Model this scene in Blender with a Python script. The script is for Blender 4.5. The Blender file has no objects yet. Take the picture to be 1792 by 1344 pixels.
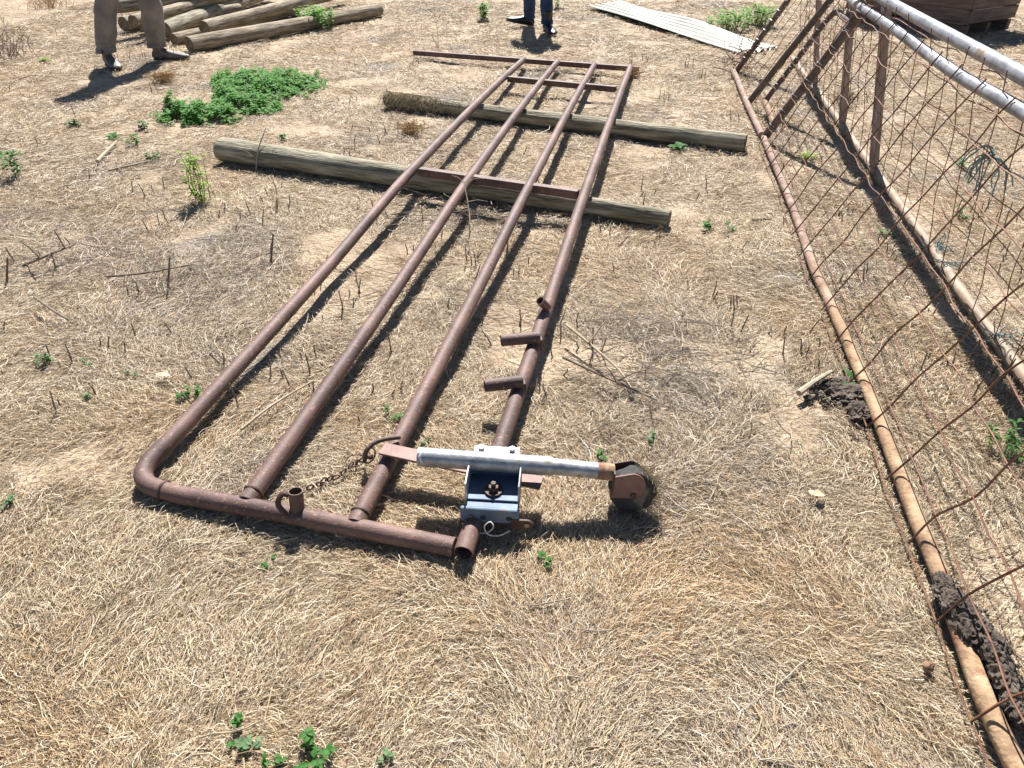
import bpy, math, random
import numpy as np
from mathutils import Vector, Matrix
random.seed(7); RNG = np.random.default_rng(11)
scene = bpy.context.scene
C = scene.collection
R = math.radians
# ------------------------------------------------------------------ camera, light
FPX, CAMH, HZ = 1200.0, 1.5, -210.0
PITCH = math.atan((672 - HZ) / FPX)
SUN_EL = 49.0; SUN_AZ = 2.5        # azimuth east of +Y, degrees
cam = bpy.data.cameras.new("camera"); co = bpy.data.objects.new("camera", cam); C.objects.link(co)
cam.sensor_width = 36; cam.lens = 36 * FPX / 1792; cam.clip_start = 0.05; cam.clip_end = 2000
co.location = (0, 0, CAMH); co.rotation_euler = (math.pi / 2 - PITCH, 0, 0)
scene.camera = co
w = bpy.data.worlds.new("World"); scene.world = w; w.use_nodes = True
nt = w.node_tree; nt.nodes.clear()
sky = nt.nodes.new("ShaderNodeTexSky"); sky.sky_type = 'NISHITA'; sky.sun_disc = False
sky.sun_elevation = R(SUN_EL); sky.sun_rotation = R(SUN_AZ)
sky.air_density = .75; sky.dust_density = .3; sky.ozone_density = 1.5
bg = nt.nodes.new("ShaderNodeBackground"); bg.inputs[1].default_value = 0.05
wo = nt.nodes.new("ShaderNodeOutputWorld"); nt.links.new(sky.outputs[0], bg.inputs[0]); nt.links.new(bg.outputs[0], wo.inputs[0])
sun = bpy.data.lights.new("sun", 'SUN'); sun.energy = 5.0; sun.angle = R(0.5); sun.color = (1.0, 0.97, 0.93)
so = bpy.data.objects.new("sun", sun); C.objects.link(so); so.rotation_euler = (-R(90 - SUN_EL), 0, -R(SUN_AZ))
so.location = (0, 6, 8)
scene.view_settings.view_transform = 'Standard'; scene.view_settings.look = 'None'
scene.view_settings.gamma = 1; scene.view_settings.exposure = 1.15
scene.cycles.max_bounces = 6; scene.cycles.diffuse_bounces = 1; scene.cycles.transparent_max_bounces = 4

# ------------------------------------------------------------------ helpers
cp, sp = math.cos(PITCH), math.sin(PITCH)
def ray(x, y):
    a = (x - 896) / FPX; b = (672 - y) / FPX
    return Vector((a, cp + b * sp, -sp + b * cp))
def P(x, y, h=0.0):
    d = ray(x, y); t = (h - CAMH) / d.z
    return Vector((d.x * t, d.y * t, h))
def on_plane(x, y, p0, n):
    d = ray(x, y); o = Vector((0, 0, CAMH))
    return o + d * ((p0 - o).dot(n) / d.dot(n))
def _h(ix, iy, seed):
    v = np.sin(ix * 127.1 + iy * 311.7 + seed * 74.7) * 43758.5453
    return v - np.floor(v)
def vnoise(x, y, seed=0):
    ix, iy = np.floor(x), np.floor(y); fx, fy = x - ix, y - iy
    fx = fx * fx * (3 - 2 * fx); fy = fy * fy * (3 - 2 * fy)
    a, b, c, d = _h(ix, iy, seed), _h(ix + 1, iy, seed), _h(ix, iy + 1, seed), _h(ix + 1, iy + 1, seed)
    return (a * (1 - fx) + b * fx) * (1 - fy) + (c * (1 - fx) + d * fx) * fy
def fbm(x, y, seed=0, o=3):
    s = 0; amp = 0.5; t = 0
    for k in range(o):
        s = s + amp * vnoise(x * 2 ** k + 17.3 * k, y * 2 ** k - 9.1 * k, seed + k); t += amp; amp *= 0.5
    return s / t
def relief(x, y):      # height of the soil surface
    return -0.012 + 0.030 * (fbm(x * 0.9, y * 0.9, 3, 3) - 0.5) + 0.026 * (fbm(x * 5, y * 5, 9, 2) - 0.5)
def rz(x, y): return float(relief(np.array([x]), np.array([y]))[0])

WLOC = {}
class MB:
    def __init__(s): s.v = []; s.f = []
    def add(s, vs, fs):
        o = len(s.v); s.v += [Vector(q) for q in vs]; s.f += [tuple(i + o for i in f) for f in fs]
    def box(s, c, size, ax=(1, 0, 0), ay=None, az=None, taper=1.0):
        ax = Vector(ax).normalized()
        if az is None and ay is None: az = Vector((0, 0, 1)); az = (az - ax * az.dot(ax)).normalized()
        if az is None: ay = Vector(ay); ay = (ay - ax * ay.dot(ax)).normalized(); az = ax.cross(ay)
        else: az = Vector(az); az = (az - ax * az.dot(ax)).normalized()
        ay = az.cross(ax); c = Vector(c); X, Y, Z = [q / 2 for q in size]
        vs = [c + ax * X * i + ay * Y * j * (taper if k > 0 else 1) + az * Z * k for k in (-1, 1) for j in (-1, 1) for i in (-1, 1)]
        s.add(vs, [(0, 2, 3, 1), (4, 5, 7, 6), (0, 1, 5, 4), (2, 6, 7, 3), (0, 4, 6, 2), (1, 3, 7, 5)])
    def tube(s, pts, r, n=12, cap=True, hollow=None, jit=0):
        pts = [Vector(q) for q in pts]; m = len(pts)
        rr = r if isinstance(r, (list, tuple)) else [r] * m
        tan = []
        for i in range(m):
            t = pts[min(i + 1, m - 1)] - pts[max(i - 1, 0)]; tan.append(t.normalized())
        up = Vector((0, 0, 1)) if abs(tan[0].z) < 0.9 else Vector((0, 1, 0))
        u = (up - tan[0] * up.dot(tan[0])).normalized()
        rings = []
        for i in range(m):
            u = (u - tan[i] * u.dot(tan[i])).normalized(); v = tan[i].cross(u)
            rings.append([pts[i] + (u * math.cos(a) + v * math.sin(a)) * rr[i] * (1 + jit * (random.random() - .5)) for a in [2 * math.pi * k / n for k in range(n)]])
        vs = [q for g in rings for q in g]; fs = []
        for i in range(m - 1):
            for k in range(n):
                k2 = (k + 1) % n; fs.append((i * n + k, i * n + k2, (i + 1) * n + k2, (i + 1) * n + k))
        if hollow:
            for end, sgn in ((0, 1), (m - 1, -1)):
                base = len(vs); c = pts[end]; wall = hollow
                vs += [c + (q - c) * (1 - wall) for q in rings[end]]
                vs += [c + (q - c) * (1 - wall) + tan[end] * sgn * min(0.12, 0.45 * (pts[-1] - pts[0]).length) for q in rings[end]]
                for k in range(n):
                    k2 = (k + 1) % n; a0, a1 = end * n + k, end * n + k2
                    fs.append((a0, a1, base + k2, base + k) if end else (a1, a0, base + k, base + k2))
                    fs.append((base + k, base + k2, base + n + k2, base + n + k) if end else (base + k2, base + k, base + n + k, base + n + k2))
                fs.append(tuple(base + n + k for k in range(n)))
        elif cap:
            fs.append(tuple(range(n - 1, -1, -1))); fs.append(tuple((m - 1) * n + k for k in range(n)))
        s.add(vs, fs)
    def rings(s, rings, cap=True):
        n = len(rings[0]); vs = [q for g in rings for q in g]; fs = []
        for i in range(len(rings) - 1):
            for k in range(n):
                k2 = (k + 1) % n; fs.append((i * n + k, i * n + k2, (i + 1) * n + k2, (i + 1) * n + k))
        if cap: fs.append(tuple(range(n - 1, -1, -1))); fs.append(tuple((len(rings) - 1) * n + k for k in range(n)))
        s.add(vs, fs)
    def disc(s, c, nrm, r, th, n=24, hole=0):
        nrm = Vector(nrm).normalized(); s.tube([Vector(c) - nrm * th / 2, Vector(c) + nrm * th / 2], r, n)
    def build(s, name, mat, parent=None, smooth=True, bevel=0.0):
        off = WLOC.get(parent.name, Vector((0, 0, 0))) if parent else Vector((0, 0, 0))
        me = bpy.data.meshes.new(name)
        if parent is None:
            off = Vector((0, 0, 0))
        me.from_pydata([tuple(q - off) for q in s.v], [], s.f); me.materials.append(mat)
        if smooth:
            me.polygons.foreach_set('use_smooth', [len(p.vertices) <= 4 for p in me.polygons])
            try: me.set_sharp_from_angle(angle=R(40))
            except Exception: pass
        me.update()
        o = bpy.data.objects.new(name, me); C.objects.link(o)
        if parent: o.parent = parent
        WLOC[o.name] = off
        if bevel:
            b = o.modifiers.new('bevel', 'BEVEL'); b.width = bevel; b.segments = 2; b.limit_method = 'ANGLE'
        return o
def tag(o, label=None, cat=None, group=None, kind=None):
    if label: o['label'] = label
    if cat: o['category'] = cat
    if group: o['group'] = group
    if kind: o['kind'] = kind
    return o
def thing(name, loc, label, cat, group=None):
    o = bpy.data.objects.new(name, None); C.objects.link(o); o.location = loc; o.empty_display_size = .1
    WLOC[o.name] = Vector(loc); return tag(o, label, cat, group)
def lerp(a, b, t): return a + (b - a) * t
def smoothpath(pts, n=8):
    pts = [Vector(q) for q in pts]; out = []
    for i in range(len(pts) - 1):
        p0 = pts[max(i - 1, 0)]; p1 = pts[i]; p2 = pts[i + 1]; p3 = pts[min(i + 2, len(pts) - 1)]
        for k in range(n):
            t = k / n
            out.append(0.5 * ((2 * p1) + (p2 - p0) * t + (2 * p0 - 5 * p1 + 4 * p2 - p3) * t * t + (-p0 + 3 * p1 - 3 * p2 + p3) * t ** 3))
    return out + [pts[-1]]

# ------------------------------------------------------------------ materials
MATS = {}
def mat(name, cols, scale=8, rough=.7, metal=0, bump=.3, bscale=60, stretch=(1, 1, 1), coord='Object', detail=6, spec=.5, stops=None, bdist=.002, speck=None, grad=None):
    m = bpy.data.materials.new(name); m.use_nodes = True; t = m.node_tree; N = t.nodes; L = t.links
    b = N['Principled BSDF']; b.inputs['Roughness'].default_value = rough; b.inputs['Metallic'].default_value = metal
    b.inputs['Specular IOR Level'].default_value = spec
    tc = N.new('ShaderNodeTexCoord'); mp = N.new('ShaderNodeMapping'); mp.inputs['Scale'].default_value = stretch
    L.new(tc.outputs[coord], mp.inputs[0])
    n = N.new('ShaderNodeTexNoise'); n.inputs['Scale'].default_value = scale; n.inputs['Detail'].default_value = detail; n.inputs['Roughness'].default_value = .65
    L.new(mp.outputs[0], n.inputs['Vector'])
    cr = N.new('ShaderNodeValToRGB'); e = cr.color_ramp.elements
    k = len(cols); st = stops or [.3 + .4 * i / max(k - 1, 1) for i in range(k)]
    e[0].position = st[0]; e[0].color = (*cols[0], 1); e[1].position = st[-1]; e[1].color = (*cols[-1], 1)
    for i in range(1, k - 1): q = e.new(st[i]); q.color = (*cols[i], 1)
    L.new(n.outputs['Fac'], cr.inputs[0]); out = cr.outputs[0]
    if speck:      # (colour, scale, threshold)
        n3 = N.new('ShaderNodeTexNoise'); n3.inputs['Scale'].default_value = speck[1]; n3.inputs['Detail'].default_value = 3
        L.new(mp.outputs[0], n3.inputs['Vector'])
        r3 = N.new('ShaderNodeValToRGB'); r3.color_ramp.elements[0].position = speck[2]; r3.color_ramp.elements[1].position = speck[2] + .08
        L.new(n3.outputs['Fac'], r3.inputs[0]); mx = N.new('ShaderNodeMixRGB'); mx.inputs[2].default_value = (*speck[0], 1)
        L.new(r3.outputs[0], mx.inputs[0]); L.new(out, mx.inputs[1]); out = mx.outputs[0]
    if grad:      # second colour set towards +Y of the object
        sx = N.new('ShaderNodeSeparateXYZ'); L.new(tc.outputs[coord], sx.inputs[0]); mr = N.new('ShaderNodeMapRange'); mr.inputs[1].default_value = grad[3]; mr.inputs[2].default_value = grad[4]
        ad = N.new('ShaderNodeMath'); ad.operation = 'MULTIPLY_ADD'; ad.inputs[1].default_value = 2.2; L.new(n.outputs['Fac'], ad.inputs[0]); L.new(sx.outputs[1], ad.inputs[2]); L.new(ad.outputs[0], mr.inputs[0])
        cr2 = N.new('ShaderNodeValToRGB'); e2 = cr2.color_ramp.elements; e2[0].position = .35; e2[1].position = .65; e2[0].color = (*grad[0], 1); e2[1].color = (*grad[2], 1); q = e2.new(.5); q.color = (*grad[1], 1)
        L.new(n.outputs['Fac'], cr2.inputs[0]); mg = N.new('ShaderNodeMixRGB'); L.new(mr.outputs[0], mg.inputs[0]); L.new(out, mg.inputs[1]); L.new(cr2.outputs[0], mg.inputs[2]); out = mg.outputs[0]
    L.new(out, b.inputs['Base Color'])
    if bump:
        n2 = N.new('ShaderNodeTexNoise'); n2.inputs['Scale'].default_value = bscale; n2.inputs['Detail'].default_value = 5
        L.new(mp.outputs[0], n2.inputs['Vector']); bm = N.new('ShaderNodeBump'); bm.inputs['Strength'].default_value = bump; bm.inputs['Distance'].default_value = bdist
        L.new(n2.outputs['Fac'], bm.inputs['Height']); L.new(bm.outputs[0], b.inputs['Normal'])
    MATS[name] = m; return m
RUST = mat('rusty_pipe', [(.055, .033, .029), (.115, .066, .055), (.215, .125, .098)], 5, .64, .02, .9, 190, speck=((.27, .155, .10), 75, .60), stops=[.28, .48, .72], bdist=.0015)
RUSTD = mat('dark_rust', [(.045, .025, .02), (.085, .045, .035), (.13, .065, .04)], 20, .65, .1, .5, 150)
RUSTP = mat('rust_plate', [(.14, .07, .055), (.21, .115, .095), (.26, .16, .13)], 12, .6, .1, .4, 120)
ORANGE = mat('orange_rust', [(.17, .095, .058), (.35, .225, .125), (.48, .355, .22)], 9, .85, 0, .9, 90, stops=[.32, .48, .66], speck=((.24, .11, .06), 16, .58), bdist=.004, grad=((.14, .08, .06), (.28, .18, .135), (.44, .33, .255), .9, 1.9))
PINKR = mat('pink_rust', [(.14, .08, .06), (.29, .19, .14), (.42, .32, .25)], 10, .8, 0, .7, 90, speck=((.14, .07, .05), 18, .60), bdist=.003)
STILE = mat('brown_stile', [(.06, .042, .035), (.12, .085, .07), (.20, .15, .125)], 14, .6, .1, .5, 120)
WIRE = mat('rusty_wire', [(.08, .036, .025), (.17, .075, .04), (.25, .115, .06)], 25, .6, .2, .3, 200)
GALV = mat('galvanised', [(.20, .21, .23), (.36, .37, .39), (.50, .50, .49)], 14, .5, .6, .5, 80, stops=[.35, .5, .65], speck=((.24, .19, .14), 14, .60), stretch=(1, 1, 1))
GALVW = mat('weathered_galvanised', [(.17, .17, .185), (.28, .28, .30), (.42, .42, .43)], 9, .5, .3, .5, 60, stops=[.35, .5, .65], speck=((.24, .18, .13), 9, .62))
BLUE = mat('blue_paint', [(.075, .105, .145), (.115, .165, .235), (.19, .23, .28)], 12, .6, .1, .3, 80, speck=((.20, .14, .11), 30, .62))
WHITEP = mat('pale_zinc_and_glint', [(.36, .36, .35), (.5, .5, .48), (.62, .62, .6)], 14, .45, .4, .2, 60)  # zinc fittings; the pale colour also holds wire glints and the lit flange
STICK = mat('white_sticker', [(.70, .71, .76), (.82, .82, .84)], 30, .5, 0, .1, 60)
STINK = mat('sticker_ink', [(.20, .20, .45), (.30, .28, .55)], 30, .6, 0, 0)
RUBBER = mat('rubber', [(.02, .02, .022), (.06, .058, .055)], 30, .85, 0, .6, 60, speck=((.16, .14, .11), 20, .58))
TIMBER = mat('grey_green_timber', [(.065, .058, .038), (.25, .22, .15), (.50, .45, .34)], 3.6, .9, 0, 1.0, 9, stretch=(1.2, 14, 14), stops=[.3, .48, .68], speck=((.05, .042, .03), 2.4, .66), bdist=.01)
TIMBERB = mat('brown_timber', [(.08, .062, .042), (.25, .195, .13), (.50, .42, .31)], 3.6, .9, 0, 1.0, 9, stretch=(1.2, 14, 14), stops=[.3, .48, .68], speck=((.045, .036, .026), 2.4, .66), bdist=.01)
ENDG = mat('cut_end', [(.06, .045, .03), (.16, .12, .08), (.25, .19, .13)], 9, .9, 0, .8, 30, bdist=.006)
POSTM = mat('weathered_post', [(.17, .115, .09), (.31, .235, .195), (.44, .36, .31)], 5, .8, 0, .6, 40, stretch=(14, 14, 1), stops=[.3, .5, .7])
CRATE = mat('crate_board', [(.085, .055, .042), (.16, .11, .085), (.25, .18, .14)], 3, .85, 0, .7, 30, stretch=(1, 1, 9))
SHEET = mat('corrugated_iron', [(.26, .245, .20), (.36, .345, .29), (.46, .44, .375)], 3.5, .5, .25, .2, 40, speck=((.36, .26, .17), 6, .68))
MUD = mat('mud', [(.04, .03, .023), (.095, .072, .055), (.19, .15, .12)], 22, .95, 0, 1.0, 60, bdist=.01)
STRAWS = mat('straw_stalk', [(.38, .28, .15), (.60, .48, .30)], 40, .6, 0, .2, 80)
TWIG = mat('twig', [(.10, .07, .05), (.20, .15, .11), (.34, .28, .22)], 30, .85, 0, .5, 120)
TWIGP = mat('pale_twig', [(.30, .23, .15), (.50, .42, .30)], 30, .8, 0, .4, 120)
TWINE = mat('teal_twine', [(.10, .15, .145), (.19, .27, .26), (.32, .39, .37)], 60, .8, 0, .4, 200)
def leafmat(name, a, b): 
    m = mat(name, [a, b], 30, .65, 0, .2, 60, spec=.22)
    t = m.node_tree; p = t.nodes['Principled BSDF']; tr = t.nodes.new('ShaderNodeBsdfTranslucent'); tr.inputs[0].default_value = (b[0] * 1.5, b[1] * 1.4, b[2], 1)
    mx = t.nodes.new('ShaderNodeMixShader'); mx.inputs[0].default_value = .35; out = t.nodes['Material Output']
    t.links.new(p.outputs[0], mx.inputs[1]); t.links.new(tr.outputs[0], mx.inputs[2]); t.links.new(mx.outputs[0], out.inputs[0]); return m
LEAF = leafmat('leaf_green', (.045, .135, .03), (.085, .225, .055))
LEAFB = leafmat('bright_leaf', (.09, .24, .04), (.18, .38, .08))
LEAFG = leafmat('leaf_grey_green', (.09, .16, .08), (.18, .28, .14))
LEAFY = leafmat('leaf_yellow_green', (.14, .26, .03), (.27, .40, .06))
KHAKI = mat('khaki_cloth', [(.15, .125, .105), (.23, .195, .17), (.32, .28, .245)], 6, .9, 0, .9, 60, speck=((.06, .042, .02), 7, .68))
DENIM = mat('denim', [(.012, .024, .055), (.022, .045, .10), (.045, .085, .16)], 12, .85, 0, .5, 200)
BOOTB = mat('black_boot', [(.008, .008, .010), (.02, .019, .02)], 20, .42, 0, .4, 80)
BOOTG = mat('scuffed_boot', [(.045, .04, .036), (.14, .12, .10), (.24, .21, .18)], 10, .6, 0, .4, 80)
SHIRT = mat('shirt_cloth', [(.20, .22, .26), (.28, .30, .34)], 15, .9, 0, .4, 200)
SKIN = mat('skin', [(.42, .24, .17), (.52, .31, .23)], 12, .5, 0, .2, 90)
HAIR = mat('hair', [(.02, .014, .01), (.05, .034, .024)], 40, .6, 0, .5, 120)

# ------------------------------------------------------------------ ground
def ground():
    xs = np.concatenate([[-400, -120, -40, -20, -12], np.arange(-9, 9.001, .05), [12, 20, 40, 120, 400]])
    ys = np.concatenate([[-60, -20, -8, -3, -1], np.arange(-.2, 14.001, .05), [16, 20, 30, 60, 150, 600]])
    X, Y = np.meshgrid(xs, ys); Z = relief(X, Y)
    nx, ny = len(xs), len(ys); v = np.stack([X, Y, Z], -1).reshape(-1, 3)
    i = np.arange(nx * ny).reshape(ny, nx)
    f = np.stack([i[:-1, :-1], i[:-1, 1:], i[1:, 1:], i[1:, :-1]], -1).reshape(-1, 4)
    me = bpy.data.meshes.new('ground'); me.vertices.add(len(v)); me.vertices.foreach_set('co', v.ravel())
    me.loops.add(f.size); me.loops.foreach_set('vertex_index', f.ravel()); me.polygons.add(len(f))
    me.polygons.foreach_set('loop_start', np.arange(0, f.size, 4)); me.update(calc_edges=True)
    me.polygons.foreach_set('use_smooth', np.ones(len(f), bool))
    m = mat('ground_soil', [(.22, .16, .105), (.38, .29, .195), (.50, .40, .285)], 2.2, .95, 0, 1.0, 45, detail=12, coord='Object', bdist=.02, speck=((.20, .17, .14), 1.1, .56))
    me.materials.append(m); o = bpy.data.objects.new('ground', me); C.objects.link(o); tag(o, 'dry soil under matted dead grass', kind='structure')
ground()

# patches of grey thatch / bare dark spots, (px, py, radius m)
GREYP = [(60, 270, .6), (150, 300, .5), (330, 470, .5), (110, 440, .6), (1140, 610, .32), (1180, 660, .25), (1150, 860, .2), (1000, 1090, .12), (1320, 1250, .18),
         (1130, 200, .5), (1500, 470, .3), (480, 820, .16), (770, 520, .3), (700, 250, .5), (1250, 830, .25), (820, 370, .35), (20, 390, .4)]
GREYW = [(P(x, y), r) for x, y, r in GREYP]
def strands(name, N, mode, wid, lng, lift, seed, label):
    rng = np.random.default_rng(seed)
    if mode == 'screen':
        px = rng.uniform(-430, 2200, N); py = rng.uniform(-45, 1500, N)
        a = (px - 896) / FPX; b = (672 - py) / FPX; dx, dy, dz = a, cp + b * sp, -sp + b * cp
        t = -CAMH / dz; x = dx * t; y = dy * t
    else:
        x = rng.uniform(-6.5, 7.0, N); y = rng.uniform(.2, 12, N)
    dist = np.sqrt(x * x + y * y + CAMH ** 2); sc = np.clip(dist / 2.2, .85, 5.0) ** .5
    grey = np.zeros(N)
    for c, r in GREYW: grey = np.maximum(grey, np.exp(-((x - c.x) ** 2 + (y - c.y) ** 2) / (r * r)))
    g2 = np.clip((fbm(x * 1.3, y * 1.3, 21, 3) - .56) * 6, 0, 1); grey = np.clip(grey * .55 + .30 * g2, 0, 1)
    # thin out in bare spots
    bare = fbm(x * 3.1, y * 3.1, 33, 3); keep = rng.random(N) < np.clip((bare - .27) * 9, .12, 1)
    th = 2 * np.pi * (fbm(x * .75, y * .75, 5, 2) * 2.2 + .35 * vnoise(x * 4.0, y * 4.0, 6)) + rng.normal(0, .50, N) + grey * rng.normal(0, .9, N)
    K = 5; L = np.clip(rng.gamma(1.9, 1 / 1.9, N), .18, 3.2) * lng * sc ** .5 * (1 + .25 * grey)
    W = wid * rng.uniform(.55, 1.5, N) * sc
    curv = rng.normal(0, 2.0, N); wig = rng.normal(0, .30, N); ph = rng.uniform(0, 6.28, N)
    clump = fbm(x * 9, y * 9, 71, 2)
    base = rng.uniform(0, 1, N) ** 1.4 * lift * (.1 + 2.0 * clump)
    arch = rng.exponential(.35, N) * lift * sc ** .4
    tilt0 = rng.normal(0, .10, N)
    pts = np.zeros((N, K, 3)); cx, cy = x.copy(), y.copy()
    for k in range(K):
        u = k / (K - 1); z = relief(cx, cy) + .002 + base + arch * np.sin(math.pi * u) + tilt0 * L * u
        pts[:, k] = np.stack([cx, cy, np.maximum(z, relief(cx, cy) + .001)], -1)
        ang = th + curv * (u - .5) + wig * np.sin(ph + 6 * u)
        cx = cx + np.cos(ang) * L / (K - 1); cy = cy + np.sin(ang) * L / (K - 1)
    pts = pts[keep]; W = W[keep]; grey = grey[keep]; x = x[keep]; y = y[keep]; n = len(pts)
    tan = np.gradient(pts, axis=1); tan /= np.linalg.norm(tan, axis=2, keepdims=True) + 1e-9
    roll = rng.normal(0, .8, n)[:, None, None]
    side = np.cross(tan, np.array([0, 0, 1.0])); side /= np.linalg.norm(side, axis=2, keepdims=True) + 1e-9
    up = np.cross(side, tan); side = side * np.cos(roll) + up * np.sin(roll)
    prof = np.array([.6, 1, 1, .85, .25])[None, :, None] * W[:, None, None]
    v = np.stack([pts - side * prof, pts + side * prof], 2).reshape(-1, 3)
    bidx = (np.arange(n) * K * 2)[:, None, None]; k = (np.arange(K - 1) * 2)[None, :, None]
    f = (bidx + k + np.array([0, 1, 3, 2])[None, None, :]).reshape(-1, 4)
    me = bpy.data.meshes.new(name); me.vertices.add(len(v)); me.vertices.foreach_set('co', v.astype(np.float32).ravel())
    me.loops.add(f.size); me.loops.foreach_set('vertex_index', f.astype(np.int32).ravel()); me.polygons.add(len(f))
    me.polygons.foreach_set('loop_start', np.arange(0, f.size, 4, dtype=np.int32)); me.update(calc_edges=True)
    me.polygons.foreach_set('use_smooth', np.ones(len(f), bool))
    # colour per strand
    PAL = np.array([(.60, .465, .30), (.70, .585, .42), (.55, .385, .215), (.45, .285, .145), (.64, .52, .36), (.26, .185, .12), (.76, .66, .51)])
    GP = np.array([(.42, .35, .28), (.56, .48, .39), (.30, .23, .17), (.64, .57, .48), (.46, .37, .28)])
    wt = fbm(x * 1.6, y * 1.6, 44, 3)
    prob = np.stack([np.full(n, 1.0), .7 + 0 * x, .25 + 6 * np.clip(wt - .48, 0, 1), .12 + 5 * np.clip(wt - .52, 0, 1), np.full(n, .9), .55 + 4 * np.clip(fbm(x * 2.6, y * 2.6, 55, 3) - .5, 0, 1), .25 + 0 * x], 1)
    cs = np.cumsum(prob / prob.sum(1, keepdims=True), 1); pick = (rng.random(n)[:, None] > cs).sum(1).clip(0, 6)
    col = PAL[pick]; g = GP[rng.integers(0, 5, n)]; m = (rng.random(n) < grey * .8)[:, None]
    col = np.where(m, g, col) * rng.uniform(.78, 1.12, n)[:, None]
    big = (.80 + .36 * fbm(x * .9, y * .9, 90, 4))[:, None]; col = np.clip(col * big, 0, .85)
    ca = me.color_attributes.new('col', 'FLOAT_COLOR', 'POINT')
    ca.data.foreach_set('color', np.repeat(np.concatenate([col, np.ones((n, 1))], 1), K * 2, axis=0).astype(np.float32).ravel())
    me.materials.append(STRAW)
    o = bpy.data.objects.new(name, me); C.objects.link(o); tag(o, label, 'grass', kind='stuff'); return o
STRAW = bpy.data.materials.new('dead_straw'); STRAW.use_nodes = True
_t = STRAW.node_tree; _p = _t.nodes['Principled BSDF']; _a = _t.nodes.new('ShaderNodeAttribute'); _a.attribute_name = 'col'
_t.links.new(_a.outputs['Color'], _p.inputs['Base Color']); _p.inputs['Roughness'].default_value = .55; _p.inputs['Specular IOR Level'].default_value = .35
_tr = _t.nodes.new('ShaderNodeBsdfTranslucent'); _t.links.new(_a.outputs['Color'], _tr.inputs[0]); _mx = _t.nodes.new('ShaderNodeMixShader'); _mx.inputs[0].default_value = .14
_t.links.new(_p.outputs[0], _mx.inputs[1]); _t.links.new(_tr.outputs[0], _mx.inputs[2]); _t.links.new(_mx.outputs[0], _t.nodes['Material Output'].inputs[0])
strands('dead_grass', 1350000, 'screen', .00058, .034, .0105, 1, 'bleached dead grass matted over the whole paddock floor')
strands('dry_thatch', 260000, 'plan', .0009, .050, .010, 2, 'loose straw coloured thatch scattered across the paddock')

# ------------------------------------------------------------------ the rusty gate
gate = thing('farm_gate', P(540, 905), 'long rusty four-rail pipe gate lying flat across two logs', 'gate')
GR = .0275
def railpts(near, mid, far, hn, hm, h2, hf):
    a, b, c = P(*near, hn), P(*mid, hm), P(*far, hf)
    q1 = a.lerp(b, .5); q1.z = lerp(hn, hm, .5) - .012
    q2 = b.lerp(c, .55); q2.z = h2
    return smoothpath([a, q1, b, q2, c], 10)
HM, H2, HF = .150, .130, .080
# outer frame: left rail + bend + near end bar
r1 = railpts((300, 768), (722, 297), (917, 104), .045, HM, H2, HF)[::-1]
bend = [P(274, 793, .038), P(256, 815, .036), P(251, 832, .035), P(259, 847, .034), P(282, 857, .034), P(315, 866, .034)]
bar = [P(500, 899, .034), P(795, 958, .034)]
m = MB(); m.tube(r1 + smoothpath(bend, 4) + bar, GR, 20); m.build('outer_frame', RUST, gate)
ends = {}
for i, (nr, md, fr) in enumerate([((431, 880), (822, 312), (975, 109)), ((621, 919), (925, 328), (1040, 114)), ((811, 968), (1022, 342), (1103, 118))]):
    m = MB(); pts = railpts(nr, md, fr, .040, HM, H2, HF); ends[i] = pts
    m.tube(pts, GR, 20, hollow=.12 if i == 2 else None); m.build('rail', RUST, gate)
def weld(c, d, r):
    m = MB(); d = Vector(d).normalized(); u = d.orthogonal().normalized(); v = d.cross(u); pts = []
    for k in range(25):
        a = 2 * math.pi * k / 24; pts.append(Vector(c) + (u * math.cos(a) + v * math.sin(a)) * r * (1 + .05 * math.sin(k * 5)))
    m.tube(pts, .0045, 6, cap=False); return m.build('weld_bead', RUSTD, gate)
for i in (0, 1):
    d = ends[i][1] - ends[i][0]; weld(ends[i][0] + d.normalized() * .040, d, GR * .97)
weld(P(282, 857, .034).lerp(P(315, 866, .034), .2), (1, -.25, 0), GR)
def hatbar(a, b, ext=0):
    m = MB(); d = (b - a).normalized(); m.box((a + b) / 2, ((b - a).length, .045, .045), d); return m
hatbar(P(735, 300, HM - .008), P(1012, 340, HM - .008)).build('cross_bar', RUST, gate, bevel=.004)
hatbar(P(889, 138, H2 - .03), P(1078, 156, H2 - .03)).build('cross_bar', RUST, gate, bevel=.004)
hatbar(P(724, 92, HF - .02), P(1118, 121, HF - .02)).build('end_bar', RUST, gate, bevel=.004)
for a, b, z in (((944, 590), (877, 596), .118), ((914, 667), (848, 675), .108)):
    m = MB(); m.tube([P(*a, z), P(*b, z)], .0225, 18, hollow=.16); m.build('hinge_lug', RUST, gate)
    q = P(a[0] - 6, a[1] + 12, z - .03); m = MB(); m.box(q, (.05, .03, .05), (1, .1, 0)); m.build('lug_bracket', RUSTD, gate, bevel=.004)
m = MB(); m.tube([P(958, 538, .115), P(945, 526, .16)], .018, 16, hollow=.2); m.build('pipe_stub', RUST, gate)
m = MB(); q = P(521, 896, .045); m.tube([q, q + Vector((.004, .012, .072))], .0205, 18, hollow=.14); m.build('pipe_stub', RUST, gate)
m = MB(); m.tube(smoothpath([q + Vector((-.02, -.02, .0)), q + Vector((-.045, -.01, .04)), q + Vector((-.035, .01, .062)), q + Vector((-.018, .012, .055))], 5), [.008, ] * 16, 8); m.build('latch_loop', RUSTD, gate)
weld(q + Vector((0, 0, .0)), (0, 0, 1), .024)

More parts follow.
